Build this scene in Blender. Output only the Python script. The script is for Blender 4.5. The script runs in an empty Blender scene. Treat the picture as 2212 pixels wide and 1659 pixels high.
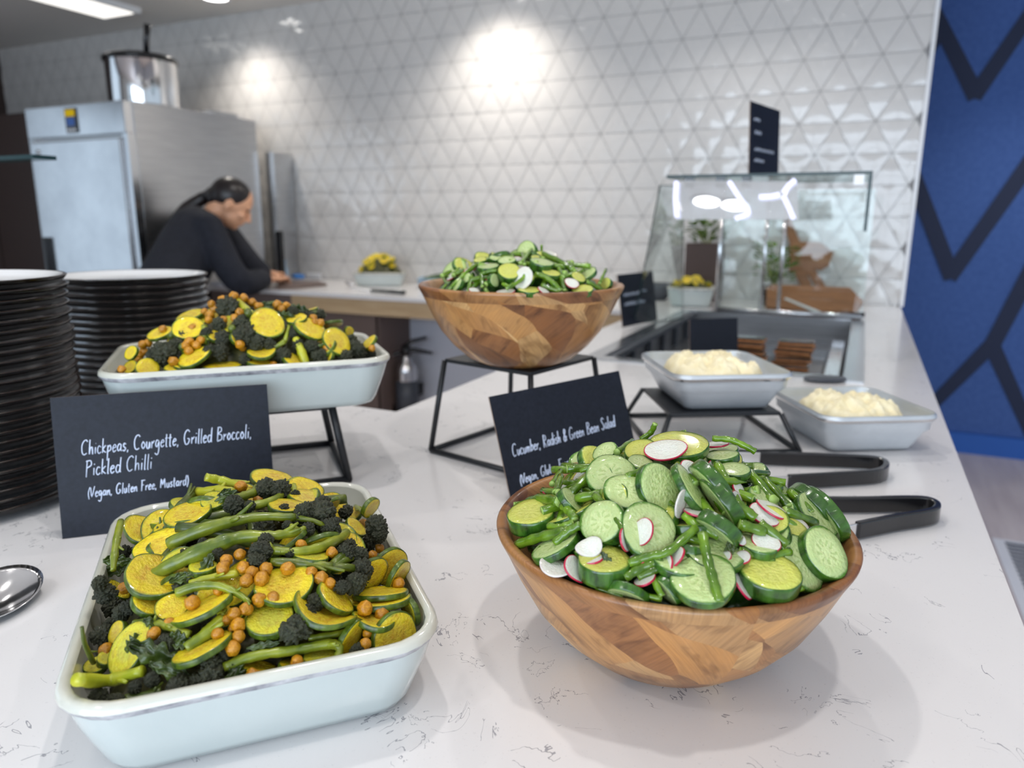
import bpy, math, random
from mathutils import Vector, Matrix, noise
import numpy as np

# ------------------------------------------------------------------ camera, world, lights
W, H = 2212, 1659
F_PX, PITCH, YAW, ROLL = 1579.0, 0.22156, 0.44177, 0.00425
CAM = Vector((0.0, 0.0, 1.29))
CT = 0.92                                     # counter top height
sc = bpy.context.scene
COL = sc.collection
sc.view_settings.view_transform = 'Standard'
sc.view_settings.look = 'None'
sc.view_settings.gamma = 1.0
sc.view_settings.use_curve_mapping = False
sc.view_settings.exposure = 0.2
sc.cycles.max_bounces = 8
sc.cycles.transparent_max_bounces = 24
sc.cycles.sample_clamp_indirect = 6.0
sc.cycles.caustics_reflective = False
sc.cycles.caustics_refractive = False
sc.cycles.use_denoising = True

def cam_axes():
    cy, sy, cp, sp = math.cos(YAW), math.sin(YAW), math.cos(PITCH), math.sin(PITCH)
    fwd = Vector((-sy * cp, cy * cp, -sp)); right = Vector((cy, sy, 0)); up = right.cross(fwd)
    r = right * math.cos(ROLL) + up * math.sin(ROLL)
    u = -right * math.sin(ROLL) + up * math.cos(ROLL)
    return r, u, fwd
CR, CU, CF = cam_axes()
cam_data = bpy.data.cameras.new('camera')
cam = bpy.data.objects.new('camera', cam_data); COL.objects.link(cam)
cam.matrix_world = Matrix(((CR.x, CU.x, -CF.x, CAM.x), (CR.y, CU.y, -CF.y, CAM.y), (CR.z, CU.z, -CF.z, CAM.z), (0, 0, 0, 1)))
cam_data.sensor_fit = 'HORIZONTAL'; cam_data.sensor_width = 36.0
cam_data.lens = F_PX * 36.0 / W
cam_data.clip_start = 0.02
cam_data.dof.use_dof = True
cam_data.dof.focus_distance = 0.63
cam_data.dof.aperture_fstop = 5.0
sc.camera = cam

world = bpy.data.worlds.new('world'); sc.world = world; world.use_nodes = True
bg = world.node_tree.nodes['Background']
bg.inputs[0].default_value = (0.72, 0.86, 1.0, 1); bg.inputs[1].default_value = 0.75

def spot(name, loc, target, energy, size_deg, blend, rad, col):
    d = bpy.data.lights.new(name, 'SPOT'); d.energy = energy; d.spot_size = math.radians(size_deg); d.spot_blend = blend
    d.shadow_soft_size = rad; d.color = col
    o = bpy.data.objects.new(name, d); COL.objects.link(o); o.location = loc
    o.rotation_euler = (Vector(target) - Vector(loc)).to_track_quat('-Z', 'Y').to_euler()
    return o
CEIL = 2.51
WARM = (1.0, 0.93, 0.84); NEUT = (1.0, 0.965, 0.93)
# downlights over the counter, the last unseen and added to brighten the blue wall; (x, y, watts); their fittings are built with the ceiling
DOWNLIGHTS = [(-0.62, 0.72, 15), (0.12, 0.36, 15), (-0.96, -0.66, 6), (-0.79, -0.72, 6), (-0.35, 1.75, 11), (-0.55, 2.95, 11), (-1.9, 2.5, 12), (-1.6, 0.9, 8), (1.0, 3.7, 24)]
for i, (lx, ly, lw) in enumerate(DOWNLIGHTS):
    spot('downlight_lamp', (lx, ly, CEIL - 0.03), (lx, ly, 0), lw, 130, 0.5, 0.03, NEUT)
# wall washers close to the tiled wall
WASHERS = [(-3.46, 3.36, 30), (-1.787, 3.36, 40)]
for lx, ly, lw in WASHERS:
    spot('wall_washer_lamp', (lx, ly, CEIL - 0.03), (lx, ly + 0.12, 0), lw, 124, 1.0, 0.05, WARM)
# daylight through the windows behind and to the right of the viewer
def area(name, loc, target, sx, sy, energy, col):
    d = bpy.data.lights.new(name, 'AREA'); d.shape = 'RECTANGLE'; d.size = sx; d.size_y = sy; d.energy = energy; d.color = col
    o = bpy.data.objects.new(name, d); COL.objects.link(o); o.location = loc
    o.rotation_euler = (Vector(target) - Vector(loc)).to_track_quat('-Z', 'Y').to_euler()
area('window_daylight', (0.5, -2.94, 1.45), (0.5, 5, 1.45), 5.0, 1.9, 150, (0.74, 0.86, 1.0))
area('window_daylight', (-5.94, -0.2, 1.35), (0, -0.2, 1.35), 3.2, 1.7, 5, (0.62, 0.80, 1.0))

# ------------------------------------------------------------------ pixel helpers (photo frame 2212 x 1659)
def ray(px, py):
    d = CR * ((px - W / 2) / F_PX) - CU * ((py - H / 2) / F_PX) + CF
    return d.normalized()
def hit(px, py, z):
    d = ray(px, py); return CAM + d * ((z - CAM.z) / d.z)
def hity(px, py, y):
    d = ray(px, py); return CAM + d * (y / d.y)
def pd(px, py, depth):
    d = ray(px, py); return CAM + d * (depth / d.dot(CF))
def depth_of(p): return (p - CAM).dot(CF)
def to_px(p):
    v = p - CAM; z = v.dot(CF); return W / 2 + F_PX * v.dot(CR) / z, H / 2 - F_PX * v.dot(CU) / z

# ------------------------------------------------------------------ materials
def new_mat(name):
    m = bpy.data.materials.new(name); m.use_nodes = True
    nt = m.node_tree; b = nt.nodes['Principled BSDF']
    return m, nt, b
def srgb(r, g, b):
    f = lambda c: (c / 255 / 12.92) if c / 255 <= 0.04045 else ((c / 255 + 0.055) / 1.055) ** 2.4
    return (f(r), f(g), f(b), 1)
def plain(name, col, rough=0.5, metal=0.0, coat=0.0, spec=0.5):
    m, nt, b = new_mat(name)
    b.inputs['Base Color'].default_value = col; b.inputs['Roughness'].default_value = rough
    b.inputs['Metallic'].default_value = metal; b.inputs['Coat Weight'].default_value = coat
    b.inputs['Specular IOR Level'].default_value = spec
    return m
def N(nt, t, **kw):
    n = nt.nodes.new(t)
    for k, v in kw.items(): setattr(n, k, v)
    return n
def math_n(nt, op, a, b=None, c=None, clamp=False):
    n = nt.nodes.new('ShaderNodeMath'); n.operation = op; n.use_clamp = clamp
    for i, v in enumerate((a, b, c)):
        if v is None: continue
        if isinstance(v, (int, float)): n.inputs[i].default_value = v
        else: nt.links.new(v, n.inputs[i])
    return n.outputs[0]
def ramp(nt, fac, stops):
    n = nt.nodes.new('ShaderNodeValToRGB'); e = n.color_ramp.elements
    while len(e) < len(stops): e.new(0.5)
    for el, (p, c) in zip(e, stops): el.position = p; el.color = c
    nt.links.new(fac, n.inputs[0]); return n.outputs[0]
def mixc(nt, fac, a, b, mode='MIX'):
    n = nt.nodes.new('ShaderNodeMix'); n.data_type = 'RGBA'; n.blend_type = mode
    for i, v in ((0, fac), (6, a), (7, b)):
        if isinstance(v, (int, float)): n.inputs[i].default_value = v
        elif isinstance(v, tuple): n.inputs[i].default_value = v
        else: nt.links.new(v, n.inputs[i])
    return n.outputs[2]
def objco(nt): return nt.nodes.new('ShaderNodeTexCoord').outputs['Object']
def noise_n(nt, vec, scale, detail=3.0, dist=0.0, rough=0.55):
    n = nt.nodes.new('ShaderNodeTexNoise'); n.inputs['Scale'].default_value = scale; n.inputs['Detail'].default_value = detail
    n.inputs['Distortion'].default_value = dist; n.inputs['Roughness'].default_value = rough
    nt.links.new(vec, n.inputs['Vector']); return n
def bump(nt, b, h, strength, dist=0.002):
    n = nt.nodes.new('ShaderNodeBump'); n.inputs['Strength'].default_value = strength; n.inputs['Distance'].default_value = dist
    nt.links.new(h, n.inputs['Height']); nt.links.new(n.outputs[0], b.inputs['Normal'])
def mapping(nt, vec, scale=(1, 1, 1), rot=(0, 0, 0)):
    n = nt.nodes.new('ShaderNodeMapping'); n.inputs['Scale'].default_value = scale; n.inputs['Rotation'].default_value = rot
    nt.links.new(vec, n.inputs['Vector']); return n.outputs[0]

MAT = {}
def m_quartz():
    m, nt, b = new_mat('white_quartz'); co = objco(nt)
    nz = noise_n(nt, co, 6.5, 5, 1.6)
    line = math_n(nt, 'LESS_THAN', math_n(nt, 'ABSOLUTE', math_n(nt, 'SUBTRACT', nz.outputs[0], 0.5)), 0.0024)
    nz2 = noise_n(nt, mapping(nt, co, (1, 1, 1), (0, 0, 0.6)), 13.0, 4, 2.2)
    line2 = math_n(nt, 'LESS_THAN', math_n(nt, 'ABSOLUTE', math_n(nt, 'SUBTRACT', nz2.outputs[0], 0.5)), 0.004)
    mask = math_n(nt, 'GREATER_THAN', noise_n(nt, co, 15, 2).outputs[0], 0.575)
    mask2 = math_n(nt, 'GREATER_THAN', noise_n(nt, mapping(nt, co, (1.3, 1, 1)), 13, 2).outputs[0], 0.59)
    v = math_n(nt, 'MAXIMUM', math_n(nt, 'MULTIPLY', line, mask), math_n(nt, 'MULTIPLY', line2, mask2))
    soft = noise_n(nt, co, 3.0, 3)
    base = mixc(nt, soft.outputs[0], srgb(220, 217, 217), srgb(232, 230, 230))
    sp = math_n(nt, 'GREATER_THAN', noise_n(nt, co, 420, 2).outputs[0], 0.70)
    base = mixc(nt, math_n(nt, 'MULTIPLY', sp, 0.18), base, srgb(170, 168, 170))
    nt.links.new(mixc(nt, math_n(nt, 'MULTIPLY', v, 0.62), base, srgb(96, 98, 112)), b.inputs['Base Color'])
    b.inputs['Roughness'].default_value = 0.16; b.inputs['Specular IOR Level'].default_value = 0.45
    return m
MAT['quartz'] = m_quartz()
MAT['tile'] = plain('glazed_tile', srgb(214, 211, 208), 0.10, 0, 0.3)
MAT['grout'] = plain('grout', srgb(158, 156, 156), 0.8)
MAT['white_trim'] = plain('white_trim', srgb(240, 240, 242), 0.3)
MAT['ceiling'] = plain('ceiling_paint', srgb(236, 232, 226), 0.8)
MAT['dark_wood'] = plain('dark_brown_panel', srgb(58, 44, 40), 0.45)
MAT['brown_panel'] = plain('brown_cabinet', srgb(104, 88, 82), 0.5)
MAT['white_panel'] = plain('white_panel', srgb(205, 210, 222), 0.45)
MAT['black_metal'] = plain('black_powdercoat', srgb(30, 32, 36), 0.42)
MAT['black_plastic'] = plain('black_plastic', srgb(20, 20, 23), 0.22, 0, 0.3)
MAT['chrome'] = plain('polished_steel', (0.72, 0.72, 0.73, 1), 0.12, 1.0)
MAT['dark_grey'] = plain('dark_grey', srgb(70, 74, 82), 0.4)
MAT['navy'] = plain('navy_line', srgb(24, 36, 66), 0.7)
MAT['emit'] = None
def m_noise2(name, c1, c2, scale, rough, stretch=(1, 1, 1), metal=0.0, coat=0.0, bmp=0.0, detail=4, spec=0.5):
    m, nt, b = new_mat(name); co = mapping(nt, objco(nt), stretch)
    nz = noise_n(nt, co, scale, detail)
    nt.links.new(ramp(nt, nz.outputs[0], [(0.3, c1), (0.7, c2)]), b.inputs['Base Color'])
    b.inputs['Roughness'].default_value = rough; b.inputs['Metallic'].default_value = metal; b.inputs['Coat Weight'].default_value = coat; b.inputs['Specular IOR Level'].default_value = spec
    if bmp: bump(nt, b, nz.outputs[0], bmp)
    return m
MAT['steel'] = m_noise2('brushed_steel', (0.50, 0.50, 0.51, 1), (0.62, 0.62, 0.62, 1), 6, 0.30, (1, 1, 30), 1.0)
MAT['steel_h'] = m_noise2('satin_steel', (0.52, 0.53, 0.55, 1), (0.64, 0.65, 0.67, 1), 5, 0.22, (1, 30, 1), 1.0)
MAT['blue'] = m_noise2('blue_felt', srgb(60, 90, 150), srgb(72, 102, 164), 40, 0.9)
MAT['blue2'] = plain('blue_skirting', srgb(34, 92, 176), 0.6)
MAT['floor'] = m_noise2('grey_vinyl_plank', srgb(204, 190, 188), srgb(226, 214, 210), 3, 0.35, (6, 0.7, 1))
MAT['light_wood'] = m_noise2('light_oak', srgb(176, 148, 112), srgb(196, 170, 134), 4, 0.5, (1, 8, 8))
MAT['board_wood'] = m_noise2('chopping_board_wood', srgb(120, 78, 48), srgb(156, 104, 66), 8, 0.5, (1, 6, 6))
MAT['slate'] = m_noise2('chalk_card', srgb(22, 25, 34), srgb(30, 34, 45), 180, 0.45, spec=0.22)
MAT['card_edge'] = plain('card_edge', srgb(150, 128, 112), 0.7)
MAT['chalk'] = plain('white_pen', srgb(205, 216, 238), 0.7)
MAT['dish'] = m_noise2('glazed_stoneware', srgb(178, 188, 187), srgb(194, 202, 200), 5, 0.14, coat=0.4)
MAT['dish_in'] = m_noise2('glazed_interior', srgb(190, 190, 177), srgb(206, 206, 196), 6, 0.12, coat=0.4)
MAT['dish_line'] = m_noise2('glaze_break', srgb(120, 120, 128), srgb(206, 206, 210), 60, 0.2)
MAT['pan'] = m_noise2('cast_aluminium', (0.56, 0.60, 0.64, 1), (0.70, 0.74, 0.78, 1), 14, 0.42, metal=0.6)
MAT['plate_in'] = plain('plate_glaze_white', srgb(226, 228, 230), 0.12, 0, 0.4)
MAT['plate_out'] = m_noise2('plate_glaze_black', srgb(7, 6, 7), srgb(15, 11, 10), 30, 0.07, spec=0.38)
MAT['plate_rim'] = plain('plate_rim_brown', srgb(36, 22, 16), 0.25)
def m_glass():
    m = bpy.data.materials.new('clear_glass'); m.use_nodes = True; nt = m.node_tree; nt.nodes.clear()
    out = N(nt, 'ShaderNodeOutputMaterial'); mx = N(nt, 'ShaderNodeMixShader'); tr = N(nt, 'ShaderNodeBsdfTransparent')
    gl = N(nt, 'ShaderNodeBsdfGlossy'); gl.inputs['Roughness'].default_value = 0.01
    tr.inputs[0].default_value = (0.93, 0.97, 0.96, 1)
    lw = N(nt, 'ShaderNodeLayerWeight'); lw.inputs[0].default_value = 0.5
    nt.links.new(math_n(nt, 'ADD', 0.035, math_n(nt, 'MULTIPLY', math_n(nt, 'POWER', lw.outputs['Facing'], 5.0), 0.75), clamp=True), mx.inputs[0]); nt.links.new(tr.outputs[0], mx.inputs[1]); nt.links.new(gl.outputs[0], mx.inputs[2])
    nt.links.new(mx.outputs[0], out.inputs[0]); return m
MAT['glass'] = m_glass()
MAT['glass_edge'] = plain('green_glass_edge', srgb(14, 48, 50), 0.35)
def m_mirror_glass():
    m = bpy.data.materials.new('half_mirror_glass'); m.use_nodes = True; nt = m.node_tree; nt.nodes.clear()
    out = N(nt, 'ShaderNodeOutputMaterial'); mx = N(nt, 'ShaderNodeMixShader'); tr = N(nt, 'ShaderNodeBsdfTransparent')
    gl = N(nt, 'ShaderNodeBsdfGlossy'); gl.inputs['Roughness'].default_value = 0.02; mx.inputs[0].default_value = 0.6
    tr.inputs[0].default_value = (0.85, 0.88, 0.92, 1)
    nt.links.new(tr.outputs[0], mx.inputs[1]); nt.links.new(gl.outputs[0], mx.inputs[2]); nt.links.new(mx.outputs[0], out.inputs[0]); return m
MAT['mirror_glass'] = m_mirror_glass()
def m_emit(name, col, s):
    m = bpy.data.materials.new(name); m.use_nodes = True; nt = m.node_tree; nt.nodes.clear()
    out = N(nt, 'ShaderNodeOutputMaterial'); e = N(nt, 'ShaderNodeEmission'); e.inputs[0].default_value = col; e.inputs[1].default_value = s
    nt.links.new(e.outputs[0], out.inputs[0]); return m
MAT['emit'] = m_emit('lamp_diffuser', (1, 0.97, 0.93, 1), 9)
MAT['emit_soft'] = m_emit('linear_diffuser', (1, 0.97, 0.92, 1), 1.3)
MAT['emit_glint'] = m_emit('reflected_light_glow', (0.72, 0.74, 1.0, 1), 1.6)  # glow standing in for lights reflected in the tilted pane
MAT['emit_disp'] = m_emit('yellow_display', (0.85, 0.6, 0.02, 1), 0.5)
MAT['emit_dispb'] = m_emit('blue_display', (0.08, 0.16, 0.45, 1), 0.5)

def m_bowlwood():
    m, nt, b = new_mat('acacia_wood'); co = objco(nt)
    sx = N(nt, 'ShaderNodeSeparateXYZ'); nt.links.new(co, sx.inputs[0])
    ang = math_n(nt, 'ARCTAN2', sx.outputs[1], sx.outputs[0])
    # glued staves: wide irregular blocks with curved joints
    wob = noise_n(nt, co, 7, 2)
    slant = math_n(nt, 'ADD', math_n(nt, 'MULTIPLY', math_n(nt, 'POWER', math_n(nt, 'MULTIPLY', sx.outputs[2], 9.0), 2.0), 0.7), math_n(nt, 'MULTIPLY', wob.outputs[0], 0.55))
    rim = math_n(nt, 'GREATER_THAN', sx.outputs[2], 0.1045)
    cx = N(nt, 'ShaderNodeCombineXYZ')
    nt.links.new(math_n(nt, 'MULTIPLY', math_n(nt, 'ADD', ang, slant), 2.6), cx.inputs[0])
    nt.links.new(math_n(nt, 'ADD', math_n(nt, 'MULTIPLY', sx.outputs[2], 17.0), math_n(nt, 'MULTIPLY', rim, 7.0)), cx.inputs[1])
    vo = N(nt, 'ShaderNodeTexVoronoi'); vo.inputs['Scale'].default_value = 1.0; vo.inputs['Randomness'].default_value = 0.9; nt.links.new(cx.outputs[0], vo.inputs['Vector'])
    sc_ = N(nt, 'ShaderNodeSeparateColor'); nt.links.new(vo.outputs['Color'], sc_.inputs[0])
    tint = ramp(nt, sc_.outputs[0], [(0.0, srgb(96, 60, 36)), (0.2, srgb(150, 100, 58)), (0.42, srgb(188, 140, 86)), (0.6, srgb(134, 86, 48)), (0.8, srgb(214, 174, 120)), (1.0, srgb(172, 118, 62))])
    tint = mixc(nt, math_n(nt, 'MULTIPLY', rim, 0.45), tint, srgb(112, 70, 44))
    # long grain running up the side, angle differs per block
    g = math_n(nt, 'ADD', math_n(nt, 'MULTIPLY', ang, 1.0), math_n(nt, 'MULTIPLY', sx.outputs[2], math_n(nt, 'MULTIPLY', math_n(nt, 'SUBTRACT', sc_.outputs[2], 0.5), 22.0)))
    gx = N(nt, 'ShaderNodeCombineXYZ'); nt.links.new(math_n(nt, 'ADD', g, math_n(nt, 'MULTIPLY', sc_.outputs[1], 30.0)), gx.inputs[0])
    nt.links.new(math_n(nt, 'MULTIPLY', sx.outputs[2], 5.0), gx.inputs[1]); nt.links.new(math_n(nt, 'MULTIPLY', sc_.outputs[0], 9.0), gx.inputs[2])
    broad = noise_n(nt, gx.outputs[0], 5.0, 3, 0.6)
    grain = ramp(nt, broad.outputs[0], [(0.30, (0.46, 0.38, 0.32, 1)), (0.47, (0.98, 0.96, 0.94, 1)), (0.70, (1.14, 1.08, 0.98, 1))])
    fine = noise_n(nt, mapping(nt, gx.outputs[0], (14, 1, 1)), 5, 3)
    finec = ramp(nt, fine.outputs[0], [(0.35, (0.82, 0.78, 0.74, 1)), (0.6, (1.03, 1.02, 1.0, 1))])
    c = mixc(nt, 1.0, mixc(nt, 1.0, tint, grain, 'MULTIPLY'), finec, 'MULTIPLY')
    nt.links.new(c, b.inputs['Base Color']); b.inputs['Roughness'].default_value = 0.34; b.inputs['Coat Weight'].default_value = 0.12
    return m
MAT['bowl'] = m_bowlwood()

def m_slice(name, mid, core, edge, seed, speck=None, speckamt=0.0, rough=0.22, coat=0.25, seedamt=0.5):
    """cut face of a round vegetable, unit radius in object space"""
    m, nt, b = new_mat(name); co = objco(nt)
    sx = N(nt, 'ShaderNodeSeparateXYZ'); nt.links.new(co, sx.inputs[0])
    r = math_n(nt, 'SQRT', math_n(nt, 'ADD', math_n(nt, 'POWER', sx.outputs[0], 2.0), math_n(nt, 'POWER', sx.outputs[1], 2.0)))
    oi = N(nt, 'ShaderNodeObjectInfo')
    off = N(nt, 'ShaderNodeVectorMath'); off.operation = 'ADD'; nt.links.new(co, off.inputs[0])
    cv = N(nt, 'ShaderNodeCombineXYZ'); nt.links.new(math_n(nt, 'MULTIPLY', oi.outputs['Random'], 40.0), cv.inputs[2]); nt.links.new(cv.outputs[0], off.inputs[1])
    nz = noise_n(nt, off.outputs[0], 2.6, 4)
    rr = math_n(nt, 'ADD', r, math_n(nt, 'MULTIPLY', math_n(nt, 'SUBTRACT', nz.outputs[0], 0.5), 0.18))
    base = ramp(nt, rr, [(0.0, core), (0.48, core), (0.62, mid), (0.90, mid), (0.985, edge)])
    ang = math_n(nt, 'ARCTAN2', sx.outputs[1], sx.outputs[0])
    wob = math_n(nt, 'ADD', math_n(nt, 'MULTIPLY', ang, 9.0), math_n(nt, 'MULTIPLY', nz.outputs[0], 9.0))
    s = math_n(nt, 'GREATER_THAN', math_n(nt, 'SINE', wob), 0.35)
    band = math_n(nt, 'MULTIPLY', math_n(nt, 'GREATER_THAN', rr, 0.20), math_n(nt, 'LESS_THAN', rr, 0.50))
    c = mixc(nt, math_n(nt, 'MULTIPLY', math_n(nt, 'MULTIPLY', s, band), seedamt), base, seed)
    if speck:
        sp = noise_n(nt, off.outputs[0], 3.2, 8, 0.5, 0.75)
        f = ramp(nt, sp.outputs[0], [(0.46, (0, 0, 0, 1)), (0.68, (1, 1, 1, 1))])
        c = mixc(nt, math_n(nt, 'MULTIPLY', f, speckamt), c, speck)
        sp2 = noise_n(nt, off.outputs[0], 16, 2)
        c = mixc(nt, math_n(nt, 'MULTIPLY', math_n(nt, 'GREATER_THAN', sp2.outputs[0], 0.70), 0.7), c, srgb(96, 58, 18))
    v = math_n(nt, 'ADD', 0.86, math_n(nt, 'MULTIPLY', oi.outputs['Random'], 0.26))
    hv = N(nt, 'ShaderNodeHueSaturation'); nt.links.new(c, hv.inputs['Color']); nt.links.new(v, hv.inputs['Value'])
    nt.links.new(hv.outputs[0], b.inputs['Base Color'])
    b.inputs['Roughness'].default_value = rough; b.inputs['Coat Weight'].default_value = coat; b.inputs['Coat Roughness'].default_value = 0.08
    b.inputs['Subsurface Weight'].default_value = 0.12; b.inputs['Subsurface Scale'].default_value = 0.01
    bn = noise_n(nt, off.outputs[0], 9, 5); bump(nt, b, bn.outputs[0], 0.5, 0.006)
    return m
def m_skin(name, c1, c2, scale, rough=0.2, coat=0.4, stretch=(1, 1, 1), bmp=0.0, vary=0.25):
    m, nt, b = new_mat(name); co = mapping(nt, objco(nt), stretch); oi = N(nt, 'ShaderNodeObjectInfo')
    nz = noise_n(nt, co, scale, 4)
    c = ramp(nt, nz.outputs[0], [(0.32, c1), (0.68, c2)])
    hv = N(nt, 'ShaderNodeHueSaturation'); nt.links.new(c, hv.inputs['Color'])
    nt.links.new(math_n(nt, 'ADD', 1.0 - vary / 2, math_n(nt, 'MULTIPLY', oi.outputs['Random'], vary)), hv.inputs['Value'])
    nt.links.new(hv.outputs[0], b.inputs['Base Color'])
    b.inputs['Roughness'].default_value = rough; b.inputs['Coat Weight'].default_value = coat; b.inputs['Coat Roughness'].default_value = 0.08
    if bmp: bump(nt, b, nz.outputs[0], bmp, 0.003)
    return m
MAT['cuc'] = m_slice('cucumber_flesh', srgb(180, 198, 130), srgb(196, 210, 146), srgb(96, 140, 52), srgb(150, 174, 96), None, 0, 0.13, 0.5, 0.55)
MAT['cucy'] = m_slice('cucumber_flesh_oily', srgb(204, 206, 92), srgb(208, 208, 104), srgb(120, 150, 48), srgb(176, 182, 70), None, 0, 0.18, 0.4, 0.40)
MAT['cuc_rind'] = m_skin('cucumber_rind', srgb(24, 54, 14), srgb(70, 116, 34), 2.2, 0.2, 0.3, (1, 1, 0.4), 0.25)
MAT['cour'] = m_slice('courgette_flesh', srgb(236, 212, 34), srgb(230, 204, 54), srgb(150, 160, 34), srgb(206, 168, 36), srgb(190, 116, 14), 0.62, 0.24, 0.3, 0.3)
MAT['courg'] = m_slice('courgette_flesh_green', srgb(216, 208, 48), srgb(204, 200, 66), srgb(120, 144, 36), srgb(170, 160, 46), srgb(170, 116, 24), 0.5, 0.24, 0.3, 0.3)
MAT['cour_rind'] = m_skin('courgette_rind', srgb(30, 52, 12), srgb(96, 118, 26), 2.5, 0.32, 0.12, (1, 1, 0.4), 0.2)
MAT['radish'] = m_slice('radish_flesh', srgb(226, 222, 210), srgb(232, 230, 220), srgb(226, 214, 208), srgb(214, 210, 196), None, 0, 0.2, 0.3, 0.25)
MAT['radish_skin'] = plain('radish_skin', srgb(176, 24, 60), 0.25, 0, 0.4)
MAT['bean'] = m_skin('green_bean', srgb(54, 88, 10), srgb(112, 148, 34), 60, 0.14, 0.4, bmp=0.3, vary=0.5)
MAT['bean_cut'] = plain('bean_cut_end', srgb(150, 178, 90), 0.4)
MAT['stem'] = m_skin('broccoli_stem', srgb(66, 88, 18), srgb(150, 158, 40), 34, 0.35, 0.25, bmp=0.5, vary=0.4)
MAT['stem_y'] = m_skin('yellow_stem', srgb(150, 160, 30), srgb(190, 184, 48), 40, 0.35, 0.25, bmp=0.3)
MAT['stem_d'] = m_skin('dark_stem', srgb(46, 62, 22), srgb(96, 108, 34), 40, 0.4, 0.15, bmp=0.3)
MAT['floret'] = m_skin('charred_floret', srgb(18, 20, 12), srgb(58, 62, 34), 12, 0.55, 0.1, bmp=0.6, vary=0.4)
MAT['leaf'] = m_skin('wilted_leaf', srgb(28, 44, 12), srgb(78, 96, 32), 50, 0.34, 0.08, bmp=0.4)
MAT['chick'] = m_skin('spiced_chickpea', srgb(158, 98, 6), srgb(198, 140, 22), 4, 0.36, 0.15, bmp=0.25, vary=0.25)
MAT['mash'] = m_skin('cream_crumble', srgb(236, 222, 178), srgb(246, 236, 204), 60, 0.6, 0.0, bmp=0.3, vary=0)
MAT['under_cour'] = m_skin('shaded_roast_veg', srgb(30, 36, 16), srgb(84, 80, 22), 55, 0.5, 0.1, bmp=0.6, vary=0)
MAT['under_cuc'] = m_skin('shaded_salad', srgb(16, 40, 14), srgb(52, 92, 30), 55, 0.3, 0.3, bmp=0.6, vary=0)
MAT['skin'] = m_noise2('skin', srgb(216, 160, 124), srgb(226, 172, 138), 12, 0.5)
MAT['hair'] = m_noise2('dark_hair', srgb(18, 14, 15), srgb(36, 28, 28), 30, 0.35, (1, 1, 0.2))
MAT['jacket'] = m_noise2('navy_jacket', srgb(18, 21, 32), srgb(28, 32, 44), 40, 0.85)
MAT['trousers'] = plain('black_trousers', srgb(20, 20, 24), 0.9)
MAT['blue_cloth'] = plain('blue_cloth', srgb(60, 120, 190), 0.8)
MAT['biscuit'] = m_noise2('biscuit', srgb(158, 98, 54), srgb(190, 128, 78), 30, 0.6)
MAT['planter'] = plain('brown_planter', srgb(70, 52, 46), 0.5)

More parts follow.
